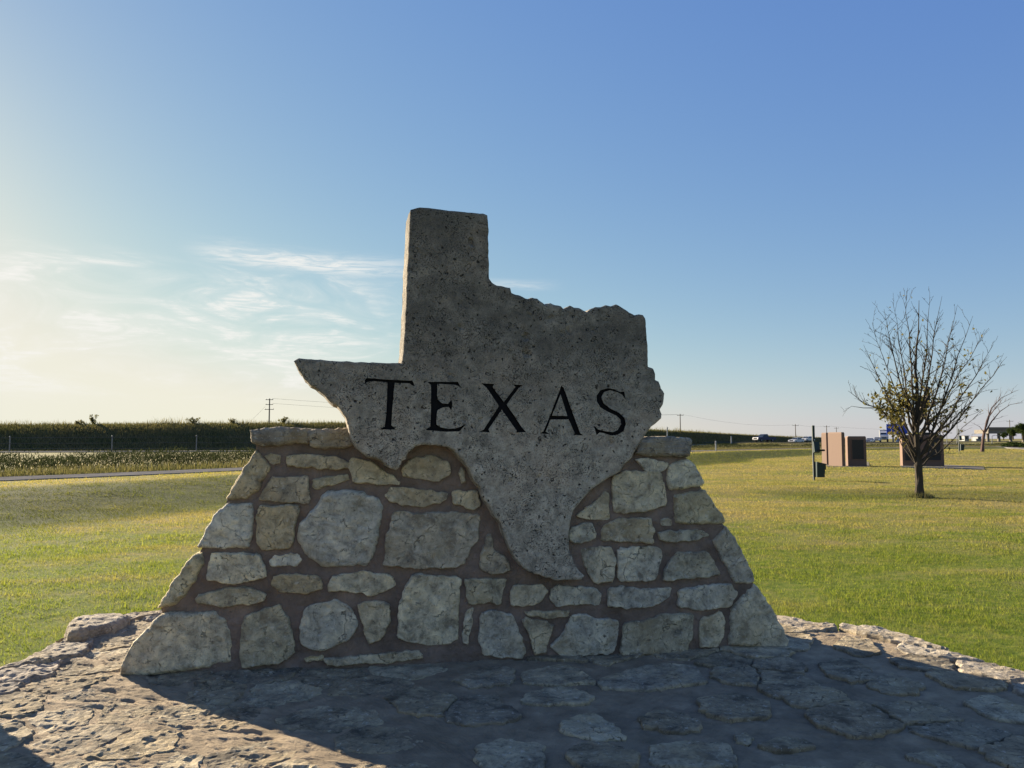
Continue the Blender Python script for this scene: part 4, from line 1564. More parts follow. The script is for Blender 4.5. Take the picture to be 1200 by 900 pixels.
def park_tree():
    rnd = random.Random(17)
    base = on_ground(1078, 583)
    dep = base.y
    root = thing('park_tree', 'half-bare young tree with sparse yellowing leaves on the sunlit lawn', 'tree', tuple(base))
    W = lambda px, py, dy=0.0: at_depth(px, py, dep + dy)
    tr = MB()
    flare = [(base + Vector((0, 0, -0.05)), 0.20), (base + Vector((0, 0, 0.06)), 0.145), (base + Vector((0.0, 0, 0.3)), 0.115), (W(1077.5, 563), 0.102), (W(1076.5, 552), 0.102), (W(1075.5, 544), 0.11)]
    tr.tube([p for p, _ in flare], [q for _, q in flare], 12)
    # ragged bark ridges: jitter
    tr.V = [tuple(Vector(v) + Vector((rnd.uniform(-1, 1), rnd.uniform(-1, 1), 0)) * 0.012) for v in tr.V]
    tr.obj('trunk', M['bark'], root)
    fork = W(1076, 547)
    limbs = [((1090, 348), 0.5, 0.046, .30), ((1062, 346), -0.4, 0.046, .26), ((1036, 362), 0.6, 0.048, .16), ((1012, 404), -0.8, 0.044, .10), ((1016, 428), 0.5, 0.032, .20), ((1104, 347), -0.9, 0.046, .24),
             ((1122, 357), 0.3, 0.048, .14), ((1140, 370), -0.4, 0.050, .05), ((1164, 404), 0.7, 0.050, .08), ((1175, 423), -0.5, 0.046, .03), ((1164, 446), -1.0, 0.036, .16), ((1146, 486), 0.6, 0.030, .0), ((1046, 354), 1.3, 0.040, .2), ((1112, 396), 1.7, 0.036, .3), ((1046, 396), -1.6, 0.036, .28),
             ((1022, 378), 0.9, 0.038, .12), ((1154, 386), 1.0, 0.038, .18), ((1122, 468), -1.5, 0.028, .05), ((1024, 456), -1.0, 0.030, .08), ((1132, 440), -0.2, 0.03, .22), ((1034, 482), 1.0, 0.026, .02)]
    tw, tips = [MB(), MB()], []
    lead = bend(fork - Vector((0, 0, 0.05)), W(1077, 352, 0.2), Vector((-0.05, 0, 1.9)), 14, 0.03, rnd)
    lb = MB()
    grow([lb, tw[0], tw[1]], tips, lead, 0.105, 0, rnd, 3, 0.16, (3.0, 5.5, 4.0))
    lb.obj('branch', M['bark'], root)
    for (px, py), dy, r, t0 in limbs:
        lb = MB()
        e = W(px, py, dy)
        i0 = min(12, int(t0 * 13)); st = lead[i0].lerp(lead[i0 + 1], t0 * 13 - i0)
        out = (e - st); hor = Vector((out.x, out.y, 0))
        pts = bend(st, e, hor * 0.42 + Vector((0, 0, max(0.18, out.z * 0.34))), 10, 0.04, rnd)
        grow([lb, tw[0], tw[1]], tips, pts, r * 1.05, 0, rnd, 3, 0.25, (5.0, 5.5, 4.0))
        lb.obj('branch', M['bark'], root)
    # the long low branch reaching left
    lb = MB()
    pts = [fork, W(1062, 516), W(1046, 494), W(1030, 478), W(1014, 474), W(1002, 464), W(994, 458)]
    grow([lb, tw[0], tw[1]], tips, pts, 0.045, 0, rnd, 2, 0.30, (3.6, 4.0, 3.0))
    pts = [W(1030, 478), W(1012, 478), W(998, 476), W(988, 483)]
    grow([lb, tw[0], tw[1]], tips, pts, 0.018, 1, rnd, 2, 0.35, (3, 3, 3))
    lb.obj('branch', M['bark'], root)
    o = tw[0].obj('twigs', M['bark'], root); o['kind'] = 'stuff'
    o = tw[1].obj('fine_twigs', M['bark'], root); o['kind'] = 'stuff'
    # leaves: thick in the lower middle, thinning to nothing at the top
    r = np.random.default_rng(3)
    P, S = [], []
    for p, lev, t in tips:
        if lev < 1: continue
        px = CX + FPX * p.x / p.y; py = HORIZON - FPX * (p.z - CAM_Z) / p.y
        core = math.exp(-(((px - 1060) / 32) ** 2 + ((py - 482) / 34) ** 2))
        lefty = math.exp(-(((px - 1040) / 22) ** 2 + ((py - 482) / 24) ** 2))
        right = math.exp(-(((px - 1125) / 42) ** 2 + ((py - 462) / 45) ** 2))
        prob = 0.004 + 0.22 * core + 0.50 * lefty + 0.06 * right
        m = r.poisson(prob * 0.95)
        for _ in range(m):
            P.append(np.array(p) + r.normal(size=3) * 0.055); S.append(r.uniform(0.045, 0.085))
    leaf_cloud('crown', np.array(P), np.array(S), M['leaf'], root, seed=4, flat=0.8, elong=1.6)['kind'] = 'stuff'
    # grass tuft at the foot
    n = 500
    a = r.uniform(0, 2 * math.pi, n); q = 0.10 + 0.28 * r.random(n) ** 1.5
    x, y = base.x + np.cos(a) * q, base.y + np.sin(a) * q
    o = blades('grass_tuft', np.stack([x, y, ground_h(x, y)], 1), 0.08 + 0.14 * r.random(n), np.full(n, 0.02), M['bank_blade'], 0.6, seed=3)
    tag(o, 'tuft of longer grass around the foot of the half-bare tree', 'grass', None, 'stuff')


park_tree()


def bare_tree():
    rnd = random.Random(9)
    dep = 78.0
    b = at_depth(1151, 529, dep); b.z = float(ground_h(b.x, b.y))
    root = thing('bare_tree', 'slender bare tree leaning right beside the far drive', 'tree', tuple(b))
    W = lambda px, py, dy=0.0: at_depth(px, py, dep + dy)
    tr = MB()
    tr.tube([b - Vector((0, 0, 0.05)), W(1151.5, 522), W(1152.5, 512), W(1154, 504)], [0.22, 0.15, 0.14, 0.13], 8)
    tr.obj('trunk', M['bark2'], root)
    tw, tips = [MB(), MB()], []
    for ctrl, dy, r in (([(1154, 506), (1156, 494), (1162, 478), (1174, 466), (1193, 457)], 0.3, 0.11), ([(1155, 506), (1162, 494), (1172, 482), (1184, 474), (1198, 472)], -0.6, 0.085), ([(1154, 505), (1158, 490), (1168, 476), (1186, 466)], 0.9, 0.07), ([(1154, 508), (1148, 500), (1140, 496)], -0.4, 0.05), ([(1156, 500), (1160, 486), (1172, 472), (1180, 458)], 1.4, 0.06)):
        lb = MB()
        grow([lb, tw[0], tw[1]], tips, [W(*c, dy * i / len(ctrl)) for i, c in enumerate(ctrl)], r, 0, rnd, 2, 0.30, (1.9, 2.0, 1.0))
        lb.obj('branch', M['bark2'], root)
    tw[0].obj('twigs', M['bark2'], root)['kind'] = 'stuff'
    tw[1].obj('fine_twigs', M['bark2'], root)['kind'] = 'stuff'


bare_tree()


def leafy_tree(name, px, py, dep, w, h, label, cat, group, seed, mat='dleaf'):
    """a dense far tree or bush: short trunk and a crown of leaf clumps"""
    rnd = np.random.default_rng(seed)
    b = at_depth(px, py, dep)
    root = thing(name, label, cat, tuple(b), group)
    t = MB()
    t.tube([b - Vector((0, 0, 0.4)), b + Vector((0.05, 0, h * 0.35)), b + Vector((0.15, 0, h * 0.7))], [w * 0.06, w * 0.045, w * 0.02], 7)
    for k in range(4):
        a = k * 1.7 + seed
        t.tube([b + Vector((0, 0, h * 0.25)), b + Vector((math.cos(a) * w * 0.3, math.sin(a) * w * 0.3, h * 0.65))], [w * 0.03, w * 0.01], 5)
    t.obj('trunk', M['bark'], root)
    P = []
    for _ in range(34):
        c = rnd.normal(size=3); c /= np.linalg.norm(c); c *= rnd.uniform(0.35, 1.0)
        c = np.array([c[0] * w * 0.42, c[1] * w * 0.42, h * 0.56 + c[2] * h * 0.36])
        P.append(c + rnd.normal(size=(110, 3)) * np.array([w, w, h]) * 0.055)
    P = np.concatenate(P) + np.array(b)
    leaf_cloud('crown', P, w * rnd.uniform(0.025, 0.05, len(P)), M[mat], root, seed=seed, flat=0.9)['kind'] = 'stuff'


FT = 'dark trees by the far bridge'
leafy_tree('far_tree', 1199, 513.5, 210, 4.4, 4.6, 'rounded dark tree cut by the right edge of the view', 'tree', FT, 3)
leafy_tree('far_tree', 1187, 513.5, 215, 3.6, 3.2, 'dark tree just left of the rounded one by the far bridge', 'tree', FT, 4)
leafy_tree('far_tree', 1176, 514, 220, 2.6, 1.9, 'lowest dark tree under the end of the far bridge', 'tree', FT, 5)
LB = 'low bushes on the far rise'
leafy_tree('low_bush', 1190, 526.2, 118, 3.2, 1.15, 'wide dark bush on the rise below the far trees', 'bush', LB, 6)
leafy_tree('low_bush', 1180, 525.6, 122, 2.0, 0.8, 'small grey green bush at the left end of the wide one', 'bush', LB, 7)
leafy_tree('low_bush', 1203, 527.5, 112, 2.6, 1.0, 'dark bush at the right edge of the far rise', 'bush', LB, 8)


def crest_shrub(px, py_top, wpx, label, seed):
    rnd = random.Random(seed)
    py, dep = ridge_at(px)
    b = at_depth(px, py + 1.0, dep)
    root = thing('crest_shrub', label, 'shrub', tuple(b), 'wild shrubs along the embankment crest')
    h = (py + 1 - py_top) / FPX * dep
    w = wpx / FPX * dep
    st, tips = MB(), []
    for k in range(7):
        e = b + Vector((rnd.uniform(-0.5, 0.5) * w, rnd.uniform(-0.4, 0.4) * w, h * rnd.uniform(0.6, 1.0)))
        pts = bend(b, e, Vector((0, 0, h * 0.4)), 6, 0.02, rnd)
        grow([st, st, st], tips, pts, 0.03, 0, rnd, 1, 0.35, (3.0, 2))
    st.obj('stems', M['bark'], root)
    r = np.random.default_rng(seed)
    P = np.array([np.array(p) + r.normal(size=3) * 0.07 for p, l, t in tips for _ in range(4) if t > 0.3])
    leaf_cloud('leaves', P, r.uniform(0.07, 0.13, len(P)), M['bank_blade'], root, seed=seed)['kind'] = 'stuff'


crest_shrub(109, 486.5, 11, 'upright ragged shrub on the embankment crest near the left end', 1)
crest_shrub(91, 492.5, 10, 'low sprawling shrub just left of the upright one on the crest', 2)
crest_shrub(227, 488, 13, 'flat-topped shrub on the crest midway to the power pole', 3)
crest_shrub(273, 490, 9, 'small spiky shrub between the flat-topped one and the power pole', 4)
crest_shrub(332, 488.5, 12, 'bushy shrub on the crest just right of the power pole', 5)

# ------------------------------------------------------------------ poles, posts and fences


def power_pole(px, py_top, dep, label, arms, py_base=None):
    zt = at_depth(px, py_top, dep)
    b = Vector((zt.x, zt.y, 0.2 if py_base is None else at_depth(px, py_base, dep).z))
    root = thing('power_pole', label, 'power pole', tuple(b), 'wooden power poles on the skyline')
    m = MB(); m.tube([b - Vector((0, 0, 0.3)), zt], [0.20, 0.13], 8); m.obj('pole', M['wood'], root)
    ends = []
    for dz, half in arms:
        a = MB(); c = zt - Vector((0, 0, dz))
        a.box(c.x - half, c.x + half, c.y - 0.20, c.y - 0.08, c.z - 0.07, c.z + 0.07)
        arm = a.obj('crossarm', M['wood'], root)
        for s in (-0.92, 0.92):
            i = MB(); q = c + Vector((s * half, -0.14, 0.07))
            i.tube([q, q + Vector((0, 0, 0.12)), q + Vector((0, 0, 0.22))], [0.05, 0.09, 0.04], 6)
            i.obj('insulator', M['steel'], arm)
            ends.append(q + Vector((0, 0, 0.22)))
    return ends


def wire(p, q, sag, label, r=0.02):
    pts = [p.lerp(q, i / 16) - Vector((0, 0, sag * 4 * (i / 16) * (1 - i / 16))) for i in range(17)]
    m = MB(); m.tube(pts, r, 4)
    tag(m.obj('overhead_wire', M['wire']), label, 'wire', 'overhead wires')


e1 = power_pole(316, 467, 190, 'tall power pole with three crossarms rising behind the embankment', ((0.3, 0.9), (1.5, 0.9), (2.7, 1.1)))
e2 = power_pole(797, 485, 260, 'power pole above the embankment just right of the slab', ((0.5, 1.1),))
e3 = power_pole(932, 497, 330, 'power pole between the dark pickup and the white car', ((0.6, 1.3),))
e4 = power_pole(968.5, 498.5, 340, 'power pole rising behind the left granite block', ((0.6, 1.3),))
e5 = power_pole(980, 500.5, 400, 'faint power pole behind the wide granite block', ((0.6, 1.2),))
e6 = power_pole(1183, 492, 330, 'power pole above the far trees at the right', ((0.6, 1.5),))
wire(e1[1], e2[0], 1.2, 'upper wire from the tall power pole to the pole by the slab')
wire(e1[3], e2[1], 1.6, 'lower wire from the tall power pole to the pole by the slab')
wire(e2[1], e3[0], 1.5, 'wire between the pole by the slab and the one past the pickup')
wire(e3[1], e4[0], 0.5, 'short wire to the pole behind the granite block')
wire(e4[1], e6[0], 2.5, 'long low wire running on to the pole by the far trees')
gy = at_depth(290, 496.5, 192)
wire(e1[4] + Vector((0, 0, 0.4)), gy, 0.1, 'slanting guy wire beside the tall power pole', 0.018)


def light_pole(px, py0, py1, dep, label):
    b, t = at_depth(px, py1, dep), at_depth(px, py0, dep)
    root = thing('light_pole', label, 'light pole', tuple(b), 'slender light poles beside the far highway')
    m = MB(); m.tube([b - Vector((0, 0, 0.5)), t], [0.12, 0.07], 6); m.obj('pole', M['steel'], root)
    m = MB(); m.tube([t, t + Vector((0.5, 0, 0.15)), t + Vector((1.0, 0, 0.15))], 0.05, 5); a = m.obj('arm', M['steel'], root)
    m = MB(); m.box(t.x + 0.8, t.x + 1.35, t.y - 0.12, t.y + 0.12, t.z + 0.06, t.z + 0.20); m.obj('lamp_head', M['steel'], a)


light_pole(1109.5, 508, 519, 200, 'short light pole just right of the statue pedestal')
light_pole(1121.5, 488, 520, 190, 'tall light pole behind the far green waste station')
light_pole(1139, 509, 520, 300, 'faint light pole left of the bare tree')
light_pole(1162.5, 511, 525, 150, 'short light pole right of the bare tree')


def fence():
    base = at_depth(120, 527.5, 72)
    root = thing('wire_fence', 'wire fence with pale posts at the foot of the dark embankment', 'fence', tuple(base))
    tops = []
    for px, y0, y1 in ((-110, 512, 528.5), (11, 511.5, 528), (131, 511, 526.5), (230, 510.5, 525), (316, 511, 524.5)):
        b = at_depth(px, y1, 72 + (px + 110) * 0.012); b.z = min(b.z, PATH_Z + 0.05)
        t = Vector((b.x, b.y, at_depth(px, y0, b.y).z))
        m = MB(); m.tube([b - Vector((0, 0, 0.3)), t], 0.055, 8)
        p = m.obj('post', M['steel'], root)
        c = MB(); c.tube([t, t + Vector((0, 0, 0.05))], [0.07, 0.04], 8); c.obj('post_cap', M['steel'], p)
        tops.append((b, t))
    for f in (0.92, 0.55, 0.2):
        m = MB(); m.tube([b.lerp(t, f) + Vector((0, -0.06, 0)) for b, t in tops], 0.014, 4); m.obj('wire', M['wire'], root)


fence()


def marker_post(px, y0, y1, dep, label, wd=0.09):
    b, t = at_depth(px, y1, dep), at_depth(px, y0, dep)
    root = thing('marker_post', label, 'post', tuple(b), 'white marker posts')
    m = MB()
    h = t.z - b.z
    m.box(-wd / 2, wd / 2, -0.02, 0.02, -0.25, h - wd * 0.3)
    m.add([(-wd / 2, -0.02, h - wd * 0.3), (wd / 2, -0.02, h - wd * 0.3), (0, -0.02, h), (-wd / 2, 0.02, h - wd * 0.3), (wd / 2, 0.02, h - wd * 0.3), (0, 0.02, h)], [(0, 1, 2), (5, 4, 3), (0, 2, 5, 3), (1, 4, 5, 2)])
    p = m.obj('post', M['white'], root, local=True)
    m = MB(); m.box(-wd * 0.35, wd * 0.35, -0.028, -0.021, h * 0.78, h * 0.88); m.obj('reflector', M['steel'], root, local=True)


marker_post(839, 516.5, 531.5, 82, 'white marker post by the footpath to the right of the monument', 0.13)
marker_post(782, 500, 511, 120, 'grey white post on the embankment just above the capstone', 0.16)
marker_post(857, 511, 518, 150, 'small pale post in the weeds left of the dark pickup', 0.2)


# ------------------------------------------------------------------ pet waste stations
def waste_station(px, py, label, seed, dep=None):
    b = on_ground(px, py) if dep is None else at_depth(px, py, dep)
    if dep is not None: b.z = float(ground_h(b.x, b.y))
    root = thing('waste_station', label, 'waste station', tuple(b), 'green pet waste stations on the lawn')
    m = MB(); m.box(-0.032, 0.032, -0.032, 0.032, -0.2, 2.28); post = m.obj('post', M['dkpost'], root, local=True)
    m = MB(); m.box(-0.04, 0.055, -0.075, -0.045, 1.72, 2.30); m.obj('sign_panel', M['green'], root, local=True)
    # bag dispenser with a sloping cover and a black flap
    m = MB(); m.prism([(-0.20, 1.20), (-0.05, 1.15), (-0.05, 1.62), (-0.12, 1.62)], -0.02, 0.22); disp = m.obj('bag_dispenser', M['green'], root, local=True)
    m = MB(); m.prism([(-0.24, 1.24), (-0.16, 1.22), (-0.16, 1.30), (-0.24, 1.28)], 0.10, 0.40); m.obj('flap', M['tyre'], disp, local=True)
    # bin: tapered box with an overhanging sloped lid
    m = MB()
    m.add([(0.045, -0.22, 0.14), (0.36, -0.22, 0.14), (0.36, 0.14, 0.14), (0.045, 0.14, 0.14), (0.045, -0.24, 0.74), (0.40, -0.24, 0.66), (0.40, 0.16, 0.66), (0.045, 0.16, 0.74)],
          [(0, 3, 2, 1), (4, 5, 6, 7), (0, 1, 5, 4), (1, 2, 6, 5), (2, 3, 7, 6), (3, 0, 4, 7)])
    bn = m.obj('waste_bin', M['green'], root, local=True)
    m = MB()
    m.add([(0.045, -0.26, 0.745), (0.44, -0.26, 0.655), (0.44, 0.18, 0.655), (0.045, 0.18, 0.745), (0.045, -0.26, 0.785), (0.44, -0.26, 0.695), (0.44, 0.18, 0.695), (0.045, 0.18, 0.785)],
          [(0, 3, 2, 1), (4, 5, 6, 7), (0, 1, 5, 4), (1, 2, 6, 5), (2, 3, 7, 6), (3, 0, 4, 7)])
    m.box(0.405, 0.435, -0.2, 0.12, 0.45, 0.655)
    m.obj('lid', M['green'], bn, local=True)


waste_station(954, 563, 'green pet waste station standing left of the granite blocks', 1)
waste_station(1124, 528, 'small far green waste station right of the statue pedestal', 2, 77.0)

# ------------------------------------------------------------------ granite memorial and statue


def granite_block(px0, px1, py0, py1, label, yaw, depth_m, plaques=(), dep=None, width=None):
    c = on_ground((px0 + px1) / 2, py1) if dep is None else at_depth((px0 + px1) / 2, py1, dep)
    wd = (px1 - px0) / FPX * c.y if width is None else width
    if width is not None:      # px1 marks the near corner
        c = at_depth(px1, py1, dep) - Vector((math.cos(yaw), math.sin(yaw), 0)) * width / 2
    c.z = 0.0
    h = (py1 - py0) / FPX * c.y
    root = thing('granite_block', label, 'memorial', tuple(c), 'pink granite memorial blocks', yaw)
    m = MB(); m.box(-wd / 2, wd / 2, 0, depth_m, -0.1, h - 0.07)
    m.add([(-wd / 2, 0, h - 0.07), (wd / 2, 0, h - 0.07), (wd / 2, depth_m, h - 0.07), (-wd / 2, depth_m, h - 0.07), (-wd / 2 + 0.03, 0.03, h), (wd / 2 - 0.03, 0.03, h), (wd / 2 - 0.03, depth_m - 0.03, h), (-wd / 2 + 0.03, depth_m - 0.03, h)],
          [(4, 5, 6, 7), (0, 1, 5, 4), (1, 2, 6, 5), (2, 3, 7, 6), (3, 0, 4, 7)])
    m.obj('body', M['pink'], root, local=True)
    for x0, x1, z0, z1 in plaques:
        m = MB(); m.box((x0 - 0.5) * wd, (x1 - 0.5) * wd, -0.035, -0.002, z0 * h, z1 * h)
        p = m.obj('plaque', M['plaque'], root, local=True)
        f = MB()
        X0, X1, Z0, Z1 = (x0 - 0.5) * wd, (x1 - 0.5) * wd, z0 * h, z1 * h
        for a in ((X0 - 0.03, X1 + 0.03, Z1, Z1 + 0.03), (X0 - 0.03, X1 + 0.03, Z0 - 0.03, Z0), (X0 - 0.03, X0, Z0, Z1), (X1, X1 + 0.03, Z0, Z1)):
            f.box(a[0], a[1], -0.045, -0.001, a[2], a[3])
        f.obj('plaque_frame', M['pink'], p, local=True)
    return root, h, c


MD = 49.0
granite_block(963.5, 969, 507.5, 545, 'narrow pink granite block at the left of the memorial', math.radians(-72), 0.20, dep=MD + 2.4, width=0.45)
granite_block(971.5, 987, 506.5, 546, 'wide sunlit pink granite block in the middle of the left memorial group', math.radians(-72), 0.24, dep=MD - 0.4, width=1.22)
granite_block(995, 1015.5, 511, 546, 'granite block with a black plaque right of the sunlit blocks', math.radians(-4), 0.5, [(0.2, 0.84, 0.24, 0.88)], dep=MD)
PED, ped_h, ped_c = granite_block(1060.5, 1104, 510.5, 547, 'broad granite pedestal with two black plaques under the statue', math.radians(-18), 0.95, [(0.06, 0.27, 0.18, 0.44), (0.61, 0.92, 0.2, 0.9)], dep=MD)
PED['group'] = 'pink granite memorial blocks'


def pad(pts, label, h=0.02):
    P = [on_z(px, py, 0.0) for px, py in pts]
    n = len(P)
    V = [(p.x, p.y, -0.05) for p in P] + [(p.x, p.y, h) for p in P]
    F = [tuple(range(n, 2 * n))] + [(i, (i + 1) % n, n + (i + 1) % n, n + i) for i in range(n)]
    tag(obj('concrete_pad', V, F, M['concrete']), label, None, None, 'structure')


pad([(962, 546.8), (1019, 547.4), (1018, 541), (963, 540.5)], 'concrete pad under the left group of granite blocks')
pad([(1056, 548.4), (1154, 550.4), (1152, 547), (1054, 542)], 'concrete pad under the statue pedestal')


def soldier():
    z0 = ped_c.z + ped_h
    b = Vector((ped_c.x + 0.42, ped_c.y + 0.46, z0))
    root = thing('bronze_statue', 'dark bronze statue of a helmeted soldier behind the half-bare tree', 'statue', tuple(b))
    m = MB()
    m.tube([Vector((0, 0, -0.02)), Vector((0, 0, 0.10)), Vector((0, 0, 0.16))], [0.60, 0.56, 0.50], 14)
    m.V = [(v[0] * 1.25, v[1] * 0.7, v[2]) for v in m.V]
    m.obj('plinth', M['bronze'], root, local=True)
    S = 1.62      # larger than life
    J = {'pel': (-0.05, 0, 0.93, .15), 'waist': (0.0, 0, 1.10, .145), 'chest': (0.06, 0, 1.32, .175), 'neckb': (0.11, 0, 1.47, .10), 'neck': (0.135, 0, 1.55, .062), 'head': (0.165, 0, 1.65, .095), 'crown': (0.165, 0, 1.74, .08),
         'hl': (-0.03, 0.10, 0.88, .115), 'kl': (0.22, 0.12, 0.52, .078), 'al': (0.20, 0.13, 0.12, .055), 'fl': (0.34, 0.14, 0.06, .045),
         'hr': (-0.08, -0.10, 0.88, .115), 'kr': (-0.18, -0.11, 0.48, .078), 'ar': (-0.42, -0.12, 0.14, .055), 'fr': (-0.30, -0.13, 0.05, .045),
         'sl': (0.07, 0.20, 1.42, .085), 'el': (0.18, 0.30, 1.18, .058), 'wl': (0.40, 0.18, 1.20, .040), 'pl': (0.47, 0.13, 1.23, .036),
         'sr': (0.07, -0.20, 1.42, .085), 'er': (-0.06, -0.30, 1.16, .058), 'wr': (0.16, -0.24, 1.06, .040), 'pr': (0.23, -0.20, 1.07, .036)}
    E = [('pel', 'waist'), ('waist', 'chest'), ('chest', 'neckb'), ('neckb', 'neck'), ('neck', 'head'), ('head', 'crown'), ('pel', 'hl'), ('hl', 'kl'), ('kl', 'al'), ('al', 'fl'), ('pel', 'hr'), ('hr', 'kr'), ('kr', 'ar'), ('ar', 'fr'),
         ('chest', 'sl'), ('sl', 'el'), ('el', 'wl'), ('wl', 'pl'), ('chest', 'sr'), ('sr', 'er'), ('er', 'wr'), ('wr', 'pr')]
    # fingers closing round the rifle
    for s, hand in ((1, 'pl'), (-1, 'pr')):
        hx, hy, hz, _ = J[hand]
        for k in range(4):
            nm, n2 = hand + 'f%d' % k, hand + 'g%d' % k
            J[nm] = (hx + 0.035 + k * 0.012, hy - s * 0.025, hz + 0.045 - 0.028 * k, .011)
            J[n2] = (hx + 0.055 + k * 0.010, hy - s * 0.060, hz + 0.035 - 0.028 * k, .009)
            E += [(hand, nm), (nm, n2)]
        J[hand + 't'] = (hx - 0.01, hy - s * 0.05, hz + 0.06, .011); E.append((hand, hand + 't'))
    names = list(J); ix = {k: i for i, k in enumerate(names)}
    me = bpy.data.meshes.new('body')
    me.from_pydata([tuple(c * S for c in J[k][:3]) for k in names], [(ix[a], ix[c]) for a, c in E], [])
    o = bpy.data.objects.new('body', me); COL.objects.link(o); o.parent = root
    o.location = (0, 0, 0.14)
    md = o.modifiers.new('skin', 'SKIN')
    for i, k in enumerate(names):
        r = J[k][3] * S
        me.skin_vertices[0].data[i].radius = (r, r)
        me.skin_vertices[0].data[i].use_root = (k == 'pel')
    o.modifiers.new('sub', 'SUBSURF').render_levels = 2
    me.materials.append(M['bronze'])
    # helmet: shallow bowl with a rim
    m = MB(); c = Vector((0.17, 0, 1.70)) * S + Vector((0, 0, 0.14))
    prof = [(0.155, -0.01), (0.150, 0.01), (0.132, 0.045), (0.118, 0.085), (0.085, 0.12), (0.03, 0.135)]
    m.tube([c + Vector((0, 0, z * S)) for r, z in prof], [r * S for r, z in prof], 16)
    m.obj('helmet', M['bronze'], root, local=True, smooth=True)
    m = MB(); a, d = Vector((-0.12, -0.16, 0.93)) * S + Vector((0, 0, 0.14)), Vector((0.86, 0.05, 1.36)) * S + Vector((0, 0, 0.14))
    m.tube([a, a.lerp(d, 0.12), a.lerp(d, 0.28), a.lerp(d, 0.32), a.lerp(d, 0.72), a.lerp(d, 0.74), d], [0.075, 0.065, 0.045, 0.052, 0.042, 0.022, 0.02], 8)
    m.obj('rifle', M['bronze'], root, local=True)
    m = MB(); p = Vector((-0.12, 0, 1.12)) * S + Vector((0, 0, 0.14))
    m.box(p.x - 0.22, p.x + 0.06, -0.26, 0.26, p.z - 0.1, p.z + 0.5); m.obj('pack', M['bronze'], root, local=True)


soldier()

# ------------------------------------------------------------------ blue road sign
sb = at_depth(1047.2, 520.5, 240)
sg = thing('road_sign', 'plain blue rectangular highway sign on a single post', 'sign', (sb.x, sb.y, sb.z))
t0, t1 = at_depth(1038.5, 497, 240), at_depth(1063.5, 508.8, 240)
m = MB(); m.box(t0.x, t1.x, sb.y - 0.08, sb.y, t1.z, t0.z); m.obj('panel', M['blue'], sg)
m = MB(); m.tube([sb - Vector((0, -0.2, 0.6)), Vector((sb.x, sb.y + 0.2, t0.z - 0.3))], 0.22, 8); m.obj('post', M['steel'], sg)
m = MB(); m.box(t0.x + 0.3, t1.x - 0.3, sb.y + 0.02, sb.y + 0.12, (t0.z + t1.z) / 2 - 0.1, (t0.z + t1.z) / 2 + 0.1); m.obj('crossbar', M['steel'], sg)


# ------------------------------------------------------------------ vehicles on the highway
def wheel(root, x, y, r, w=0.22):
    m = MB(); m.tube([Vector((x, y - w / 2, r)), Vector((x, y - w / 2 + 0.03, r)), Vector((x, y + w / 2 - 0.03, r)), Vector((x, y + w / 2, r))], [r * 0.92, r, r, r * 0.92], 14)
    o = m.obj('wheel', M['tyre'], root, local=True)
    s = -1 if y < 0 else 1
    m = MB(); m.tube([Vector((x, y + s * (w / 2 - 0.02), r)), Vector((x, y + s * (w / 2 + 0.015), r))], r * 0.58, 12)
    m.obj('rim', M['steel'], o, local=True)


def xprism(m, prof, y0, y1, taper=0.0):
    """profile in (x, z) extruded along y; the upper points are pulled in by taper"""
    n = len(prof)
    zt = max(p[1] for p in prof); zb = min(p[1] for p in prof)
    k = lambda z: taper * (z - zb) / max(1e-6, zt - zb)
    V = [(p[0], y0 + k(p[1]), p[1]) for p in prof] + [(p[0], y1 - k(p[1]), p[1]) for p in prof]
    F = [tuple(range(n))[::-1], tuple(range(n, 2 * n))]
    F += [(i, (i + 1) % n, n + (i + 1) % n, n + i) for i in range(n)]
    return m.add(V, F)


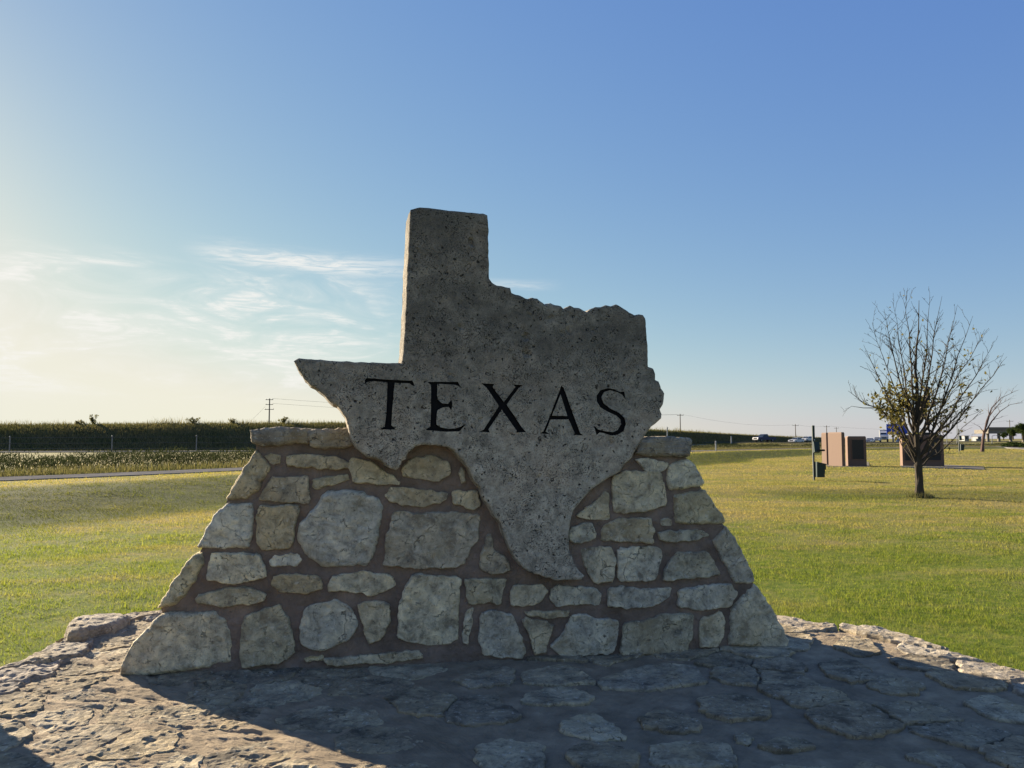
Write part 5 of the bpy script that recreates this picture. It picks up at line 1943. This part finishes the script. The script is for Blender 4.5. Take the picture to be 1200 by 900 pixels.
def vehicle(kind, px, label, paint, heading, lane=0.0, zoff=0.0):
    """x is forward; heading in degrees from +x"""
    p = hw_at(px); p.y += lane; p.x = (px - CX) / FPX * p.y; p.z += 0.03 + zoff
    root = thing({'pickup': 'pickup_truck', 'car': 'parked_car' if False else 'car', 'truck': 'semi_truck'}[kind], label, {'pickup': 'pickup', 'car': 'car', 'truck': 'truck'}[kind], tuple(p), 'vehicles on the distant highway', math.radians(heading))
    W = 1.0 if kind == 'pickup' else 0.9
    if kind == 'pickup':
        body = [(-2.85, .55), (2.75, .50), (2.85, .75), (2.75, 1.10), (1.35, 1.22), (-0.55, 1.22), (-0.60, 1.16), (-2.75, 1.16), (-2.85, 1.10)]
        cab = [(1.30, 1.20), (0.70, 1.82), (-0.35, 1.90), (-0.62, 1.20)]
        ax, r = (1.80, -1.70), 0.42
    elif kind == 'car':
        body = [(-2.25, .42), (2.15, .40), (2.25, .60), (2.10, .86), (1.05, .98), (-1.7, 1.02), (-2.2, .96)]
        cab = [(1.00, .96), (0.30, 1.42), (-1.0, 1.46), (-1.75, 1.00)]
        ax, r = (1.40, -1.40), 0.33
    if kind in ('pickup', 'car'):
        m = MB(); xprism(m, body, -W, W, 0.06); bo = m.obj('body', paint, root, local=True)
        m = MB(); xprism(m, cab, -W + 0.10, W - 0.10, 0.16); cb = m.obj('cabin', paint, root, local=True)
        zc = [(c[0], c[1]) for c in cab]
        f0, f1 = zc[0], zc[1]
        m = MB()  # windscreen and rear window, slightly proud of the cabin
        for (a, b, s) in ((zc[0], zc[1], 1), (zc[3], zc[2], -1)):
            o1 = 0.012 * s
            yb, yt = W - 0.17, W - 0.28
            q0 = (a[0] + (b[0] - a[0]) * 0.12 + o1, a[1] + (b[1] - a[1]) * 0.12 + 0.01); q1 = (a[0] + (b[0] - a[0]) * 0.9 + o1, a[1] + (b[1] - a[1]) * 0.9 + 0.01)
            w = MB(); w.add([(q0[0], -yb, q0[1]), (q0[0], yb, q0[1]), (q1[0], yt, q1[1]), (q1[0], -yt, q1[1])], [(0, 1, 2, 3)] if s > 0 else [(3, 2, 1, 0)])
            w.obj('windscreen' if s > 0 else 'rear_window', M['glass'], cb, local=True)
        for s in (-1, 1):
            y = s * (W - 0.085)
            yt = s * (W - 0.205)
            for xa, xb in ((0.12, 0.47), (0.52, 0.88)):
                def X(t, low): 
                    lo, hi = (zc[3], zc[0]) if low else (zc[2], zc[1])
                    return lo[0] + (hi[0] - lo[0]) * t
                zl, zh = zc[0][1] + 0.05, zc[1][1] - 0.07
                w = MB(); q = [(X(xa, 1), y, zl), (X(xb, 1), y, zl), (X(xb, 0), yt, zh), (X(xa, 0), yt, zh)]
                w.add(q, [(0, 1, 2, 3)] if s < 0 else [(3, 2, 1, 0)])
                w.obj('side_window', M['glass'], cb, local=True)
        fx = max(b[0] for b in body)
        for s in (-1, 1):
            w = MB(); w.box(fx - 0.10, fx + 0.012, s * W * 0.78 - 0.17, s * W * 0.78 + 0.17, body[2][1] + 0.02, body[2][1] + 0.20); w.obj('headlight', M['lamp'], bo, local=True)
        w = MB(); w.box(fx - 0.08, fx + 0.010, -W * 0.52, W * 0.52, body[2][1] - 0.10, body[2][1] + 0.22); w.obj('grille', M['tyre'], bo, local=True)
        w = MB(); w.box(fx - 0.05, fx + 0.06, -W * 0.95, W * 0.95, body[1][1], body[1][1] + 0.18); w.obj('bumper', M['steel'] if kind == 'pickup' else paint, bo, local=True)
        for x in ax:
            for s in (-1, 1): wheel(root, x, s * (W - 0.10), r)
    else:
        m = MB(); xprism(m, [(3.0, 0.7), (3.3, 0.9), (3.25, 1.75), (2.2, 1.95), (1.85, 2.9), (0.6, 3.3), (0.2, 3.3), (0.2, 0.7)], -1.15, 1.15, 0.08); cb = m.obj('cab', paint, root, local=True)
        w = MB(); w.add([(2.13, -1.0, 2.1), (2.13, 1.0, 2.1), (1.90, 0.95, 2.82), (1.90, -0.95, 2.82)], [(0, 1, 2, 3)]); w.obj('windscreen', M['glass'], cb, local=True)
        w = MB(); w.box(3.0, 3.32, -0.6, 0.6, 0.95, 1.6); w.obj('grille', M['steel'], cb, local=True)
        m = MB(); m.box(-9.5, -0.3, -1.25, 1.25, 1.15, 3.75); m.obj('trailer', M['white'], root, local=True)
        m = MB(); m.box(-9.3, 2.6, -0.5, 0.5, 0.65, 1.0); m.obj('chassis', M['tyre'], root, local=True)
        for x in (2.3, -0.9, -2.1, -7.6, -8.8):
            for s in (-1, 1): wheel(root, x, s * 1.0, 0.5, 0.35)
    return root


vehicle('pickup', 895, 'dark blue pickup truck driving on the highway', M['navy'], -155, -1.5)
vehicle('car', 945, 'white car with dark windows behind the waste station post', M['wcar'], -140, -1.5)
vehicle('car', 932, 'low white car just ahead of the one behind the waste station post', M['wcar'], -140, -2.5, -0.35)
vehicle('car', 1018, 'silver car partly hidden by the plaque block', M['scar'], -125, -2.0, -0.3)
vehicle('car', 1027, 'white car beside the big truck', M['wcar'], -120, 4.0)
vehicle('truck', 1035, 'white semi truck approaching left of the blue sign', M['white'], -115, 10.0)
vehicle('car', 1053, 'small white car under the blue sign', M['wcar'], -120, -1.0, -0.35)


# ------------------------------------------------------------------ far bridge
def bridge():
    d = 300.0
    a, b = at_depth(1158, 505, d), at_depth(1215, 505, d)
    root = thing('road_bridge', 'flat concrete road bridge beyond the bare tree', 'bridge', (a.x, a.y, 0.3))
    m = MB(); m.box(a.x, b.x, d, d + 9, at_depth(0, 508, d).z, at_depth(0, 503.5, d).z); dk = m.obj('deck', M['concrete'], root)
    m = MB(); m.box(a.x, b.x, d - 0.3, d - 0.02, at_depth(0, 503.5, d).z - 0.2, at_depth(0, 500.6, d).z); m.obj('parapet', M['wood'], dk)
    for px in (1163, 1176, 1190, 1205):
        c = at_depth(px, 508, d)
        m = MB(); m.tube([Vector((c.x, d + 3, 0.0)), Vector((c.x, d + 3, c.z + 0.05))], 0.55, 10); m.obj('pier', M['concrete'], root)


bridge()
# far low buildings on the skyline
for px, w, hpx, lab in ((1133, 5, 4.0, 'tiny dark flat building on the far skyline left of the bare tree'), (1148, 4, 3.0, 'tiny low shed on the far skyline behind the bare tree')):
    d = 420.0
    p = at_depth(px, 515, d)
    root = thing('far_building', lab, 'building', (p.x, p.y, p.z), 'small buildings on the far skyline')
    ww, hh = w / FPX * d, hpx / FPX * d
    m = MB(); m.box(-ww / 2, ww / 2, 0, 6, -1, hh); m.obj('wall', M['steel'], root, local=True)
    m = MB(); m.box(-ww / 2 - 0.3, ww / 2 + 0.3, -0.3, 6.3, hh + 0.01, hh + 0.25); m.obj('roof', M['wood'], root, local=True)
    m = MB(); m.box(-ww * 0.2, ww * 0.15, -0.03, -0.005, 0.3, hh * 0.7); m.obj('door', M['tyre'], root, local=True)

# ------------------------------------------------------------------ unseen block added outside the view to cast the shadow across the near corner
sd = Vector((-SUN_DIR.x, -SUN_DIR.y, 0)).normalized()
edge = on_z(0, 845, PLAT_Z)
pc = Vector((edge.x, edge.y, 0)) - sd * 1.25 + Vector((sd.y, -sd.x, 0)) * 0.42
mb = MB()
prof = [(0.42, -0.1), (0.44, 0.25), (0.40, 0.6), (0.42, 0.95), (0.36, 1.08), (0.15, 1.12)]
mb.tube([Vector((0, 0, z)) for _, z in prof], [q for q, _ in prof], 11)
r3 = random.Random(2)
mb.V = [(v[0] * r3.uniform(0.95, 1.03), v[1] * r3.uniform(0.95, 1.03), v[2] + r3.uniform(-0.02, 0.02)) for v in mb.V]
so = mb.obj('shadow_block', M['rim'], local=True)
so.location = (pc.x, pc.y, 0)
tag(so, 'unseen rough block added outside the left edge to cast a shadow on the platform', 'stone')
